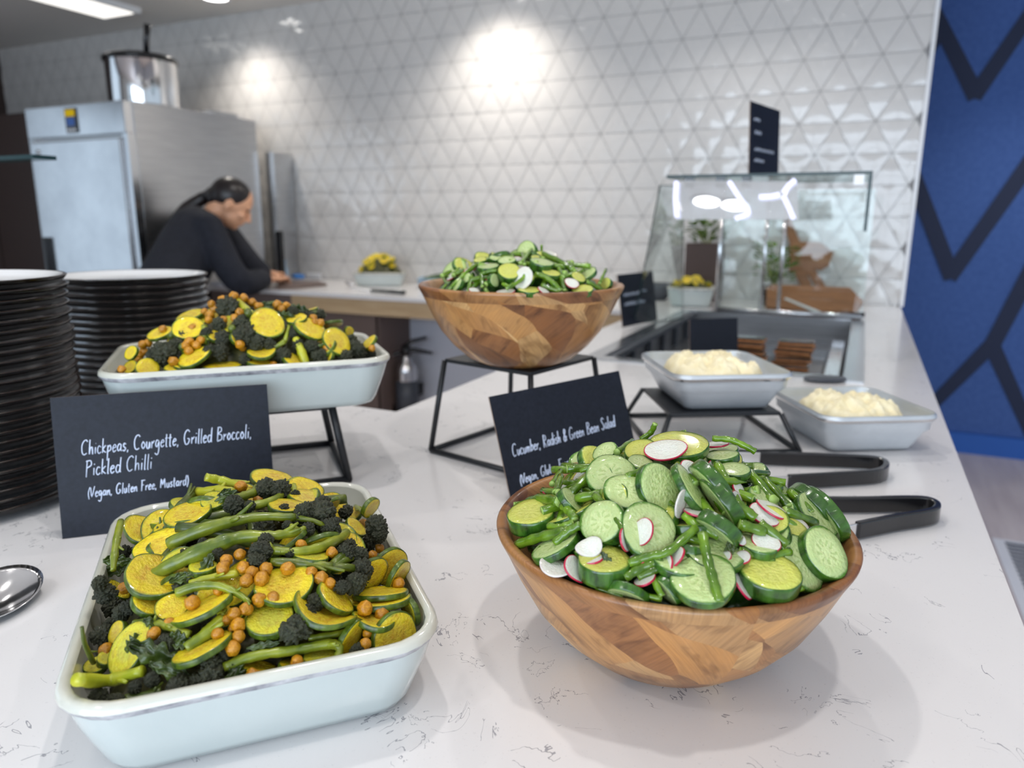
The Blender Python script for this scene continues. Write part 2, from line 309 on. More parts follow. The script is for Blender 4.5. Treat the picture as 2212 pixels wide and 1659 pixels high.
# ------------------------------------------------------------------ mesh building
def rot_to(n, spin=0.0):
    q = Vector((0, 0, 1)).rotation_difference(n.normalized()).to_matrix()
    return q @ Matrix.Rotation(spin, 3, 'Z')
class MB:
    def __init__(s): s.v = []; s.f = []; s.m = []
    def add(s, vs, fs, mat=0):
        o = len(s.v); s.v += [tuple(p) for p in vs]; s.f += [tuple(i + o for i in f) for f in fs]; s.m += [mat] * len(fs)
    def box(s, lo, hi, mat=0, M=None):
        x0, y0, z0 = lo; x1, y1, z1 = hi
        vs = [Vector(p) for p in ((x0, y0, z0), (x1, y0, z0), (x1, y1, z0), (x0, y1, z0), (x0, y0, z1), (x1, y0, z1), (x1, y1, z1), (x0, y1, z1))]
        if M is not None: vs = [M @ p for p in vs]
        s.add(vs, [(0, 3, 2, 1), (4, 5, 6, 7), (0, 1, 5, 4), (1, 2, 6, 5), (2, 3, 7, 6), (3, 0, 4, 7)], mat)
    def loft(s, loops, mat=0, cap0=True, cap1=True):
        n = len(loops[0]); vs = [p for l in loops for p in l]; fs = []
        for i in range(len(loops) - 1):
            for j in range(n):
                k = (j + 1) % n; fs.append((i * n + j, i * n + k, (i + 1) * n + k, (i + 1) * n + j))
        if cap0: fs.append(tuple(reversed(range(n))))
        if cap1: fs.append(tuple(range((len(loops) - 1) * n, len(loops) * n)))
        s.add(vs, fs, mat)
    def tube(s, pts, radii, n=10, mat=0, caps=True, flat=1.0):
        pts = [Vector(p) for p in pts]; loops = []
        if isinstance(radii, (int, float)): radii = [radii] * len(pts)
        up = None
        for i, p in enumerate(pts):
            t = (pts[min(i + 1, len(pts) - 1)] - pts[max(i - 1, 0)]).normalized()
            if up is None:
                up = Vector((0, 0, 1)) if abs(t.z) < 0.9 else Vector((0, 1, 0))
            a = t.cross(up).normalized(); up = a.cross(t).normalized()
            loops.append([p + (a * math.cos(q) + up * math.sin(q) * flat) * radii[i] for q in (2 * math.pi * k / n for k in range(n))])
        s.loft(loops, mat, caps, caps)
    def lathe(s, prof, n=48, mat=0, M=None, closed=False, mats=None):
        loops = []
        vs = []; fs = []; m = []
        for r, z in prof:
            for k in range(n):
                q = 2 * math.pi * k / n; p = Vector((r * math.cos(q), r * math.sin(q), z)); vs.append(M @ p if M is not None else p)
        L = len(prof); o = len(s.v); s.v += [tuple(p) for p in vs]
        for i in range(L if closed else L - 1):
            i2 = (i + 1) % L
            for k in range(n):
                k2 = (k + 1) % n
                s.f.append((o + i * n + k, o + i * n + k2, o + i2 * n + k2, o + i2 * n + k)); s.m.append(mats[i] if mats else mat)
        if not closed:
            if prof[0][0] > 1e-6: s.f.append(tuple(o + k for k in reversed(range(n)))); s.m.append(mats[0] if mats else mat)
            if prof[-1][0] > 1e-6: s.f.append(tuple(o + (L - 1) * n + k for k in range(n))); s.m.append(mats[-1] if mats else mat)
    def sphere(s, c, r, n=16, m=10, mat=0, M=None):
        if isinstance(r, (int, float)): r = (r, r, r)
        vs = [Vector((0, 0, -1))]; fs = []
        for i in range(1, m):
            th = -math.pi / 2 + math.pi * i / m
            for k in range(n):
                q = 2 * math.pi * k / n; vs.append(Vector((math.cos(th) * math.cos(q), math.cos(th) * math.sin(q), math.sin(th))))
        vs.append(Vector((0, 0, 1))); T = len(vs) - 1
        for k in range(n):
            k2 = (k + 1) % n; fs.append((0, 1 + k2, 1 + k))
            for i in range(m - 2): a = 1 + i * n; fs.append((a + k, a + k2, a + n + k2, a + n + k))
            a = 1 + (m - 2) * n; fs.append((a + k, a + k2, T))
        out = []
        for p in vs:
            p = Vector((p.x * r[0], p.y * r[1], p.z * r[2]))
            if M is not None: p = M @ p
            out.append(p + Vector(c))
        s.add(out, fs, mat)
    def mesh(s, name, mats, smooth=True):
        me = bpy.data.meshes.new(name); me.from_pydata([tuple(p) for p in s.v], [], s.f)
        for m in mats: me.materials.append(MAT[m] if isinstance(m, str) else m)
        me.polygons.foreach_set('material_index', s.m)
        me.polygons.foreach_set('use_smooth', [smooth] * len(s.f)); me.update(); return me
    def build(s, name, mats, parent=None, loc=None, smooth=True, bevel=0.0, sub=0, weld=False, auto=None):
        """vertices are in world space; loc becomes the origin"""
        org = Vector(parent['_o']) if parent is not None and '_o' in parent else (Vector(loc) if loc is not None else Vector((0, 0, 0)))
        s.v = [tuple(Vector(p) - org) for p in s.v]
        me = s.mesh(name, mats if isinstance(mats, (list, tuple)) else [mats], smooth)
        o = bpy.data.objects.new(name, me); COL.objects.link(o)
        if parent is not None: o.parent = parent
        else: o.location = org
        o['_o'] = tuple(org)
        if bevel:
            b = o.modifiers.new('bevel', 'BEVEL'); b.width = bevel; b.segments = 2; b.limit_method = 'ANGLE'
        if sub:
            b = o.modifiers.new('subsurf', 'SUBSURF'); b.levels = sub; b.render_levels = sub
        if auto is not None:
            me.set_sharp_from_angle(angle=math.radians(auto))
        return o
def tag(o, label=None, cat=None, group=None, kind=None):
    if label: o['label'] = label
    if cat: o['category'] = cat
    if group: o['group'] = group
    if kind: o['kind'] = kind
    return o
def empty(name, loc, label, cat, group=None):
    o = bpy.data.objects.new(name, None); COL.objects.link(o); o.location = loc; o['_o'] = tuple(loc); o.empty_display_size = 0.05
    return tag(o, label, cat, group)
def box(name, lo, hi, mat, parent=None, bevel=0.0, smooth=False, M=None):
    mb = MB(); mb.box(lo, hi, 0, M)
    c = ((lo[0] + hi[0]) / 2, (lo[1] + hi[1]) / 2, lo[2])
    if M is not None: c = tuple(M @ Vector(c))
    return mb.build(name, [mat], parent, c, smooth, bevel)
def bez(pts, n=6):
    """Catmull-Rom through pts"""
    pts = [Vector(p) for p in pts]
    if len(pts) < 3:
        return [pts[0].lerp(pts[-1], i / n) for i in range(n + 1)]
    P = [pts[0] * 2 - pts[1]] + pts + [pts[-1] * 2 - pts[-2]]; out = []
    for i in range(1, len(P) - 2):
        a, b, c, d = P[i - 1:i + 3]
        for k in range(n):
            t = k / n
            out.append(0.5 * ((2 * b) + (c - a) * t + (2 * a - 5 * b + 4 * c - d) * t * t + (3 * b - a - 3 * c + d) * t ** 3))
    out.append(pts[-1]); return out
def rrect(c, e, n, w, l, rad, z, k=6):
    """rounded rectangle loop: centre c, width w along e, length l along n"""
    pts = []
    rad = min(rad, w / 2 - 1e-4, l / 2 - 1e-4)
    for sx, sy, a0 in ((1, 1, 0), (-1, 1, 90), (-1, -1, 180), (1, -1, 270)):
        for i in range(k + 1):
            a = math.radians(a0 + 90 * i / k)
            u = sx * (w / 2 - rad) + rad * math.cos(a); v = sy * (l / 2 - rad) + rad * math.sin(a)
            p = Vector(c) + e * u + n * v; pts.append(Vector((p.x, p.y, z)))
    return pts

# ------------------------------------------------------------------ the room
YW = 3.67                                     # tiled wall
XR = 0.17                                     # right end of tiled wall and of the counter
def struct(o): o['kind'] = 'structure'; return o
struct(box('floor', (-6, -3, -0.05), (5, 4.73, 0), 'floor', None))
struct(box('ceiling', (-6, -3, CEIL), (5, 4.73, CEIL + 0.1), 'ceiling', None))
mb = MB()
for a_, b_ in (((-3, 0), (-1.9, CEIL)), ((1.5, 0), (4.73, CEIL)), ((-1.9, 0), (1.5, 0.45)), ((-1.9, 2.25), (1.5, CEIL))): mb.box((-6.1, a_[0], a_[1]), (-6, b_[0], b_[1]))
struct(mb.build('wall_left', ['dark_wood'], None, (-6, 0, 0), False))
mb = MB()
for y in (-1.9, -0.8, 0.3, 1.44): mb.box((-6.0, y, .45), (-5.96, y + .06, 2.25))
struct(mb.build('window_2', ['dark_grey'], None, (-6, 0, .45), False))
def tile_wall():
    mb = MB()
    x0, x1, z0, z1 = -6.0, XR - 0.004, CT - 0.0, CEIL
    mb.box((x0, YW + 0.006, 0), (x1, YW + 0.10, CEIL), 1)
    b = 0.1553; h = b * 0.866; zb = 1.29 + 0.151 - 6 * h; xb = -1.251 - 40 * b
    n = 4; rnd = random.Random(5)
    def clip_ok(t): return all(x0 - .2 <= p[0] <= x1 + .2 for p in t)
    for row in range(0, 14):
        za, zc = zb + row * h, zb + (row + 1) * h
        if zc < z0 or za > z1: continue
        s = 0.5 * b if row % 2 else 0.0
        for i in range(-1, 60):
            xa = xb + s + i * b
            for tri in (((xa, za), (xa + b, za), (xa + b / 2, zc)), ((xa + b, za), (xa + 1.5 * b, zc), (xa + b / 2, zc))):
                if max(p[0] for p in tri) < x0 or max(p[0] for p in tri) > x1 + b * 0.75: continue
                cx = sum(p[0] for p in tri) / 3; cz = sum(p[1] for p in tri) / 3
                if cx > x1: continue
                k = 0.974
                T = [(cx + (p[0] - cx) * k, cz + (p[1] - cz) * k) for p in tri]
                d = 0.0014 + rnd.uniform(-0.0004, 0.0004); ox = rnd.uniform(-.1, .1); 
                vs = []; idx = {}
                for a in range(n + 1):
                    for c in range(n + 1 - a):
                        l = (a / n, c / n, 1 - (a + c) / n)
                        x = sum(l[q] * T[q][0] for q in range(3)); z = sum(l[q] * T[q][1] for q in range(3))
                        mn = min(l) * 3
                        y = YW - d * (mn ** 0.85) - (0.0012 if mn > 0 else 0)
                        idx[(a, c)] = len(vs); vs.append((min(x, x1), y, min(max(z, z0 - .02), z1)))
                fs = []
                for a in range(n):
                    for c in range(n - a):
                        fs.append((idx[(a, c)], idx[(a + 1, c)], idx[(a, c + 1)]))
                        if a + c < n - 1: fs.append((idx[(a + 1, c)], idx[(a + 1, c + 1)], idx[(a, c + 1)]))
                o = len(vs)
                for p in ((0, 0), (n, 0), (0, n)):
                    v = vs[idx[p]]; vs.append((v[0], YW + 0.007, v[2]))
                mb.add(vs, fs, 0)
    o = mb.build('wall_back', ['tile', 'grout'], None, (0, YW, 0), True)
    # keep facets facing the room
    import bmesh
    bm = bmesh.new(); bm.from_mesh(o.data); bmesh.ops.recalc_face_normals(bm, faces=bm.faces); bm.to_mesh(o.data); bm.free()
    o.data.set_sharp_from_angle(angle=math.radians(60))
    return struct(o)
tile_wall()
struct(box('trim_1', (XR - 0.004, YW - 0.014, CT), (XR + 0.012, YW + 0.10, CEIL), 'white_trim', None))
def blue_wall():
    mb = MB(); Y = 4.73
    mb.box((-6, Y, 0), (5, Y + 0.1, CEIL), 0)
    cnt = [0]
    def strip(a, b, w=0.080):
        cnt[0] += 1; yo = 0.0008 * (cnt[0] % 7)
        a = Vector((a[0], 0, a[1])); b = Vector((b[0], 0, b[1])); t = (b - a).normalized(); p = Vector((-t.z, 0, t.x)) * w / 2
        a = a - t * w * 0.25; b = b + t * w * 0.25
        vs = []
        for y in (Y - 0.004 - yo, Y + 0.01):
            for q in (a - p, a + p, b + p, b - p): vs.append((q.x, y, min(max(q.z + 1.29, 0.12), CEIL)))
        mb.add(vs, [(0, 3, 2, 1), (4, 5, 6, 7), (0, 1, 5, 4), (1, 2, 6, 5), (2, 3, 7, 6), (3, 0, 4, 7)], 1)
    sl = 0.582 / 0.270
    for dx in (-0.82, 0, 0.82, 1.64):
        strip((0.140 + dx, 1.27), (0.448 + dx, 0.652)); strip((0.448 + dx, 0.652), (0.448 + dx + 0.29, 0.652 + 0.29 * 2.45))
        strip((0.120 + dx, 0.43), (0.449 + dx, -0.290)); strip((0.449 + dx, -0.290), (0.449 + dx + 0.62, -0.290 + 0.62 * 2.06))
        strip((0.360 + dx, -1.33), (0.690 + dx, -0.665)); strip((0.690 + dx, -0.665), (0.690 + dx + 0.30, -0.665 + 0.30 * 3.3))
        strip((0.700 + dx, -0.69), (0.940 + dx, -1.20))
    return struct(mb.build('wall_far', ['blue', 'navy'], None, (0, Y, 0), False))
blue_wall()
struct(box('baseboard_far', (0.0, 4.70, 0), (5, 4.73, 0.115), 'blue2', None))
def window_front():
    mb = MB(); Y = -2.95
    for a, b in (((-6, 0), (-3.6, CEIL)), ((2.8, 0), (5, CEIL)), ((-3.6, 0), (2.8, 0.5)), ((-3.6, 2.4), (2.8, CEIL))):
        mb.box((a[0], Y - 0.1, a[1]), (b[0], Y, b[1]), 0)
    struct(mb.build('wall_front', ['ceiling'], None, (0, Y, 0), False))
    mb = MB()
    for x in (-3.6, -2.3, -1.0, 0.3, 1.5, 2.74): mb.box((x, Y, 0.5), (x + 0.06, Y + 0.05, 2.4), 0)
    for z in (0.5, 1.7, 2.34): mb.box((-3.6, Y, z), (2.8, Y + 0.05, z + 0.06), 0)
    struct(mb.build('window_1', ['dark_grey'], None, (0, Y, 0.5), False))
window_front()
# ceiling fittings
for i, (lx, ly, lw) in enumerate(DOWNLIGHTS + WASHERS):
    wash = i >= len(DOWNLIGHTS)
    t = empty('ceiling_downlight', (lx, ly, CEIL), 'round recessed ceiling downlight lighting the tiled wall' if wash else 'round recessed ceiling downlight above the salad counter or added by the blue wall', 'downlight', 'wall washer downlights' if wash else 'downlights over the counter')
    r = 0.07 if wash else (0.082 if i in (2, 3) else 0.055)
    mb = MB(); mb.lathe([(r, 0), (r + .02, 0), (r + .02, -.006), (r, -.006)], 32, 0, Matrix.Translation((lx, ly, CEIL)), True); mb.build('bezel', ['white_trim'], t)
    mb = MB(); mb.lathe([(0.0, -.002), (r, -.002)], 32, 0, Matrix.Translation((lx, ly, CEIL))); mb.build('diffuser', ['emit'], t)
t = empty('linear_ceiling_light', (-4.2, 2.9, CEIL), 'long white linear ceiling light near the fridge at the upper left', 'ceiling light')
box('housing', (-4.36, 2.2, CEIL - .03), (-4.04, 3.34, CEIL - .0005), 'white_trim', t)
box('diffuser', (-4.33, 2.23, CEIL - .034), (-4.07, 3.31, CEIL - .030), 'emit_soft', t)
# floor grille by the right side of the counter
t = empty('floor_grille', (0.86, 3.1, 0), 'dark linear grille let into the floor right of the counter', 'floor grille')
mb = MB(); mb.box((0.60, 2.55, 0.0), (1.15, 3.42, 0.004), 0); mb.build('frame', ['white_trim'], t, None, False)
mb = MB()
for i in range(22): mb.box((0.64, 2.57 + i * 0.038, 0.004), (1.13, 2.592 + i * 0.038, 0.006), 0)
mb.build('slots', ['dark_grey'], t, None, False)

# ------------------------------------------------------------------ counters
WX0, WX1, WY0, WY1 = -0.665, 0.030, 1.855, 3.10   # chilled well opening frame
def counter():
    t = empty('service_counter', (-0.4, 1.0, 0), 'L-shaped service counter with white veined quartz worktop holding the salads', 'counter')
    mb = MB(); z0, z1 = CT - 0.04, CT
    ix0, ix1, iy0, iy1 = WX0 + 0.02, WX1 - 0.02, WY0 + 0.02, WY1 - 0.02
    xs = [-2.1, -0.80, ix0, ix1, XR]; ys = [0.02, 1.16, iy0, iy1, YW - 0.008]
    def inside(i, j):
        if i < 0 or j < 0 or i > 3 or j > 3: return False
        if j == 0: return True
        return i >= 1 and not (i == 2 and j == 2)
    for j in range(4):
        for i in range(4):
            if not inside(i, j): continue
            x0, x1, y0, y1 = xs[i], xs[i + 1], ys[j], ys[j + 1]
            fs = [(0, 3, 2, 1), (4, 5, 6, 7)]
            if not inside(i, j - 1): fs.append((0, 1, 5, 4))
            if not inside(i + 1, j): fs.append((1, 2, 6, 5))
            if not inside(i, j + 1): fs.append((2, 3, 7, 6))
            if not inside(i - 1, j): fs.append((3, 0, 4, 7))
            mb.add([(x0, y0, z0), (x1, y0, z0), (x1, y1, z0), (x0, y1, z0), (x0, y0, z1), (x1, y0, z1), (x1, y1, z1), (x0, y1, z1)], fs, 0)
    mb.build('worktop', ['quartz'], t, None, False)
    mb = MB(); mb.box((-2.05, 0.08, 0), (XR - .05, 1.13, z0), 0); mb.box((-0.77, 1.13, 0), (XR - .05, iy0 - .02, z0), 0); mb.box((-0.77, iy1 + .02, 0), (XR - .05, YW - .02, z0), 0)
    mb.box((-0.77, iy0 - .02, 0), (-0.73, iy1 + .02, z0), 0); mb.box((XR - .09, iy0 - .02, 0), (XR - .05, iy1 + .02, z0), 0)
    mb.build('base', ['white_panel'], t, None, False)
counter()
def back_counter():
    t = empty('back_counter', (-2.0, 3.3, 0), 'white back counter along the tiled wall where the person works', 'counter')
    box('worktop', (-3.30, 2.975, CT - 0.022), (-0.802, YW - .012, CT), 'quartz', t, 0.002)
    box('fascia', (-2.70, 2.985, 0.82), (-0.81, 3.01, CT - 0.022), 'light_wood', t)
    box('side_cabinet', (-3.28, 2.99, 0.0), (-2.705, YW - .02, CT - 0.022), 'brown_panel', t)
    box('cabinet', (-2.70, 3.02, 0.0), (-2.178, YW - .02, 0.82), 'brown_panel', t)
    box('back_panel', (-2.178, 3.30, 0.0), (-0.81, YW - .02, 0.82), 'white_panel', t)
    box('end_panel', (-2.19, 3.02, 0.0), (-2.170, 3.30, 0.82), 'brown_panel', t)
back_counter()

# ------------------------------------------------------------------ fire extinguisher under the back counter
def extinguisher():
    c = hity(880, 860, 3.17); x, y = c.x, 3.17
    zt = hity(885, 732, 3.17).z; zb = zt - 0.52
    t = empty('fire_extinguisher', (x, y, zb), 'small steel fire extinguisher with black hose under the back counter', 'fire extinguisher')
    T = Matrix.Translation((x, y, zb)); r = 0.058; h = 0.40
    mb = MB(); mb.lathe([(0, 0), (r, 0), (r, h * .86), (r * .93, h * .92), (r * .6, h * .99), (.020, h + .015), (.018, h + .05), (0, h + .05)], 28, 0, T); mb.build('cylinder', ['chrome'], t)
    mb = MB(); mb.lathe([(r + .001, .10), (r + .001, .30)], 28, 0, T); mb.build('label', ['dark_grey'], t)
    mb = MB(); Z = zb + h + .05; e = Vector((0.85, .5, 0))
    o = Vector((x, y, Z)); mb.tube([o - e * .03, o + e * .04 + Vector((0, 0, .01)), o + e * .14 + Vector((0, 0, -.01))], [.012, .012, .008], 8)
    mb.tube([o - e * .02 + Vector((0, 0, .02)), o + e * .03 + Vector((0, 0, .055)), o + e * .11 + Vector((0, 0, .075))], [.012, .011, .008], 8)
    mb.tube([o - Vector((0, 0, .02)), o + Vector((0, 0, .03))], .02, 12); mb.build('valve_handle', ['black_plastic'], t)
    mb = MB(); mb.tube(bez([o - e * .02, o - e * .085 - Vector((0, 0, .03)), o - e * .105 - Vector((0, 0, .12)), o - e * .095 - Vector((0, 0, .22))]), .010, 8)
    mb.tube([o - e * .095 - Vector((0, 0, .20)), o - e * .085 - Vector((0, 0, .42))], [.018, .030], 12); mb.build('hose', ['black_plastic'], t)
    box('wall_bracket', (x - .02, y + r, zb + .2), (x + .02, 3.30, zb + .26), 'black_metal', t)
extinguisher()

# ------------------------------------------------------------------ fridge, pot, dark cupboard
def fridge():
    x0, x1, y0, y1, zt = -4.08, -3.307, 2.58, 3.45, 1.29 + 0.56
    t = empty('steel_fridge', ((x0 + x1) / 2, y0, 0), 'tall brushed stainless steel upright fridge with small digital display', 'fridge')
    box('body', (x0, y0 + .05, 0.1), (x1, y1, zt), 'steel', t, .004)
    zp = 1.29 + 0.385
    box('header_panel', (x0 + .01, y0, zp + .02), (x1 - .004, y0 + .05, zt - .003), 'steel_h', t, .004)
    d = box('door', (x0 + .035, y0 - .012, 0.2), (x1 - .04, y0 + .05, zp), 'steel_h', t, .006)
    box('handle', (-4.012, y0 - .04, 1.29 - .36), (-3.985, y0 - .012, 1.29 - .105), 'black_plastic', d, .006)
    mb = MB(); mb.lathe([(0, 0), (.012, 0), (.012, .006), (0, .006)], 16, 0, Matrix.Translation((-3.98, y0 - .012, zp - .05)) @ Matrix.Rotation(math.pi / 2, 4, 'X')); mb.build('lock', ['chrome'], d)
    f = box('frame', (x0, y0 + .01, 0.1), (x0 + .03, y0 + .05, zt), 'steel_h', t)
    box('frame', (x1 - .036, y0 + .005, 0.1), (x1, y0 + .05, zp + .02), 'steel_h', t)
    p = box('control_display', (-3.745, y0 - .006, zp + .035), (-3.655, y0, zt - .02), 'black_plastic', t, .004)
    box('yellow_screen', (-3.735, y0 - .009, zt - .060), (-3.665, y0 - .006, zt - .028), 'emit_disp', p)
    box('blue_screen', (-3.728, y0 - .009, zt - .105), (-3.672, y0 - .006, zt - .066), 'emit_dispb', p)
    for i in range(3): box('button', (-3.73 + i * .024, y0 - .009, zp + .042), (-3.716 + i * .024, y0 - .006, zp + .054), 'white_trim', p)
    box('top_plate', (x0 + .25, y0 + .56, zt), (x1 - .02, y1 - .12, zt + .02), 'steel_h', t)
    for fx in (x0 + .06, x1 - .06):
        for fy in (y0 + .1, y1 - .06):
            mb = MB(); mb.tube([(fx, fy, 0), (fx, fy, .1)], .02, 10); mb.build('leg', ['black_metal'], t)
    return t
fridge()
box_ = box('corner_post', (-3.30, 3.50, CT), (-3.235, YW - .012, 1.29 + 0.385), 'steel', None); tag(box_, 'narrow grey steel upright post between the fridge and tiled wall', 'post')
b_ = box('upright_bar', (-3.02, 3.24, CT + .001), (-2.985, 3.27, CT + .30), 'black_plastic', None, .004); tag(b_, 'narrow black upright bar on the back counter beside the fridge', 'bar')
def pot():
    c = Vector((-3.55, 2.90, 1.85)); r = 0.178; h = 0.235
    t = empty('steel_pot', c, 'tall polished steel pot with black lid standing on the fridge', 'pot'); T = Matrix.Translation(c)
    mb = MB(); mb.lathe([(0, 0), (r * .96, 0), (r * .97, .02), (r * .97, h), (r, h + .004), (r * .9, h + .004)], 40, 0, T); mb.build('body', ['chrome'], t)
    mb = MB(); mb.lathe([(r * 1.03, h), (r * 1.03, h + .022), (r * .9, h + .034), (.03, h + .042), (.03, h + .055), (0, h + .058)], 40, 0, T); mb.build('lid', ['black_plastic'], t)
    mb = MB(); q = c + Vector((.085, -.03, h + .03)); mb.tube([q, q + Vector((.012, 0, .08)), q + Vector((.03, 0, .145))], [.014, .015, .018], 12); mb.build('handle', ['black_plastic'], t)
pot()
def cupboard():
    t = empty('brown_cupboard', (-4.9, 2.9, 0), 'dark brown tall cupboard at the left edge beside the fridge', 'cupboard')
    box('body', (-5.9, 2.92, 0), (-4.10, 3.6, 1.90), 'dark_wood', t)
    for i in range(2): box('door', (-5.89 + i * .9, 2.90, 0.1), (-5.01 + i * .9, 2.92, 1.885), 'dark_wood', t, .003)
cupboard()

# ------------------------------------------------------------------ dishes, pans, plates, bowls, stands
def roast_dish(name, c, ed, zb, w, l, h, label, mats=('dish', 'dish_in', 'dish_line'), group=None, taper=.020, rad=.045, lip=.009):
    """c: centre on plan, ed: unit direction of the w side, zb: underside height"""
    e = Vector((ed[0], ed[1], 0)).normalized(); n = Vector((-e.y, e.x, 0)); C = Vector((c[0], c[1], 0))
    R = lambda ins, z: rrect(C, e, n, w - 2 * ins, l - 2 * ins, max(rad - ins * .6, .01), zb + z)
    t = empty(name, (c[0], c[1], zb), label, 'baking dish', group)
    mb = MB()
    mb.loft([R(taper + .012, 0), R(taper + .004, .003), R(taper, .010), R(taper * .42, h * .6), R(.004, h - .012)], 0, True, False)
    mb.loft([R(.004, h - .012), R(.001, h - .0085), R(0, h - .006)], 2, False, False)
    mb.loft([R(0, h - .006), R(.0008, h - .002), R(.0035, h), R(lip - .002, h - .0002), R(lip, h - .003)], 1, False, False)
    mb.loft([R(lip, h - .003), R(lip + .002, h * .6), R(taper + .007, .016), R(taper + .016, .0085), R(taper + .03, .0075)], 1, False, True)
    mb.build('body', list(mats), t)
    return t, C, e, n
FD_C = (-0.469, 0.449); FD_E = (0.684, 0.729)
front_dish, _, _, _ = roast_dish('roasting_dish', FD_C, FD_E, CT, 0.262, 0.366, 0.070, 'large off-white stoneware roasting dish at the front left, full of courgette and chickpeas')
RD_E = Vector((0.692, 0.722, 0)).normalized(); RD_N = Vector((-RD_E.y, RD_E.x, 0))
RD_C = (-0.783, 0.776); RD_Z = 1.29 - 0.255
rear_dish, _, _, _ = roast_dish('roasting_dish', RD_C, (RD_E.x, RD_E.y), RD_Z, 0.366, 0.262, 0.071, 'off-white stoneware roasting dish raised on a black stand behind the menu card')

def stand(name, c, ed, zt, top, base, label, rod=.0045):
    """black wire riser: square top plate, four splayed legs, square base frame"""
    e = Vector((ed[0], ed[1], 0)).normalized(); n = Vector((-e.y, e.x, 0)); C = Vector((c[0], c[1], 0))
    if isinstance(top, (int, float)): top = (top, top)
    if isinstance(base, (int, float)): base = (base, base)
    t = empty(name, (c[0], c[1], CT), label, 'riser stand')
    S = ((-1, -1), (1, -1), (1, 1), (-1, 1))
    tp = [C + e * a * top[0] / 2 + n * b * top[1] / 2 + Vector((0, 0, zt - .003)) for a, b in S]
    bp = [C + e * a * base[0] / 2 + n * b * base[1] / 2 + Vector((0, 0, CT + rod + .0003)) for a, b in S]
    mb = MB(); mb.loft([[p - Vector((0, 0, .003)) for p in tp], [p + Vector((0, 0, .003)) for p in tp]]); mb.build('top_plate', ['black_metal'], t, None, False, .001)
    for a, b in zip(tp, bp):
        mb = MB(); mb.tube([a, b], rod, 8); mb.build('leg', ['black_metal'], t)
    mb = MB()
    for i in range(4): mb.tube([bp[i], bp[(i + 1) % 4]], rod, 8)
    mb.build('base_frame', ['black_metal'], t)
    return t
BS_C = (-0.480, 1.045)
stand('riser_stand', BS_C, (0.974, -0.226), 1.29 - 0.215, 0.170, 0.205, 'tall black wire riser stand under the rear wooden bowl')
_c = Vector((RD_C[0], RD_C[1], 0)); 
stand('riser_stand', RD_C, (RD_E.x, RD_E.y), RD_Z - .0003, (0.20, 0.17), (0.235, 0.185), 'black wire riser stand under the raised roasting dish', .0055)
P1_C = (-0.219, 1.277); P2_C = (0.004, 1.357); P_E = (0.86, 0.51)
stand('riser_stand', (-0.222, 1.270), (0.875, 0.485), 1.29 - 0.3055, 0.185, 0.235, 'low black wire riser stand under the raised metal pan')
PM = ('pan', 'pan', 'chrome')
pan1, _, _, _ = roast_dish('metal_pan', P1_C, P_E, 1.29 - 0.305, 0.205, 0.225, 0.065, 'square silver metal pan of cream crumble raised on a low black stand', PM, None, .028, .03, .005)
pan2, _, _, _ = roast_dish('metal_pan', P2_C, P_E, CT + .0005, 0.200, 0.215, 0.067, 'square silver metal pan of cream crumble standing directly on the counter', PM, None, .026, .03, .005)
for p in (pan1, pan2): p['category'] = 'metal pan'

def salad_bowl(c, zb, s, label, spin):
    o = Vector((c[0], c[1], zb)); h = .116
    pr = [(0, .0), (.055, 0), (.060, .0015), (.078, .0095), (.100, .0285), (.118, .0505), (.133, .078), (.143, .100), (.149, .1115), (.1495, .1145), (.1480, .1165), (.1440, .1165), (.1405, .1145), (.137, .108), (.128, .084), (.112, .054), (.09, .030), (.06, .016), (0, .012)]
    t = MB(); t.lathe([(r * s, z * s) for r, z in pr], 96, 0)
    me_o = t.build('salad_bowl', ['bowl'], None, (0, 0, 0)); me_o.location = o; me_o.rotation_euler = (0, 0, spin); me_o['_o'] = tuple(o)
    return tag(me_o, label, 'wooden bowl')
FB_C = Vector((-0.1273, 0.5905, 1.29 - 0.2492)); RB_S = 1.035
RB_C = Vector((-0.464, 1.012, 1.29 - 0.099))
salad_bowl((FB_C.x, FB_C.y), CT + .0003, 1.005, 'large acacia wood salad bowl standing on the counter at the front right', 2.2)
salad_bowl((RB_C.x, RB_C.y), 1.29 - .2148, RB_S, 'acacia wood salad bowl raised on the tall black stand in the middle', 0.4)

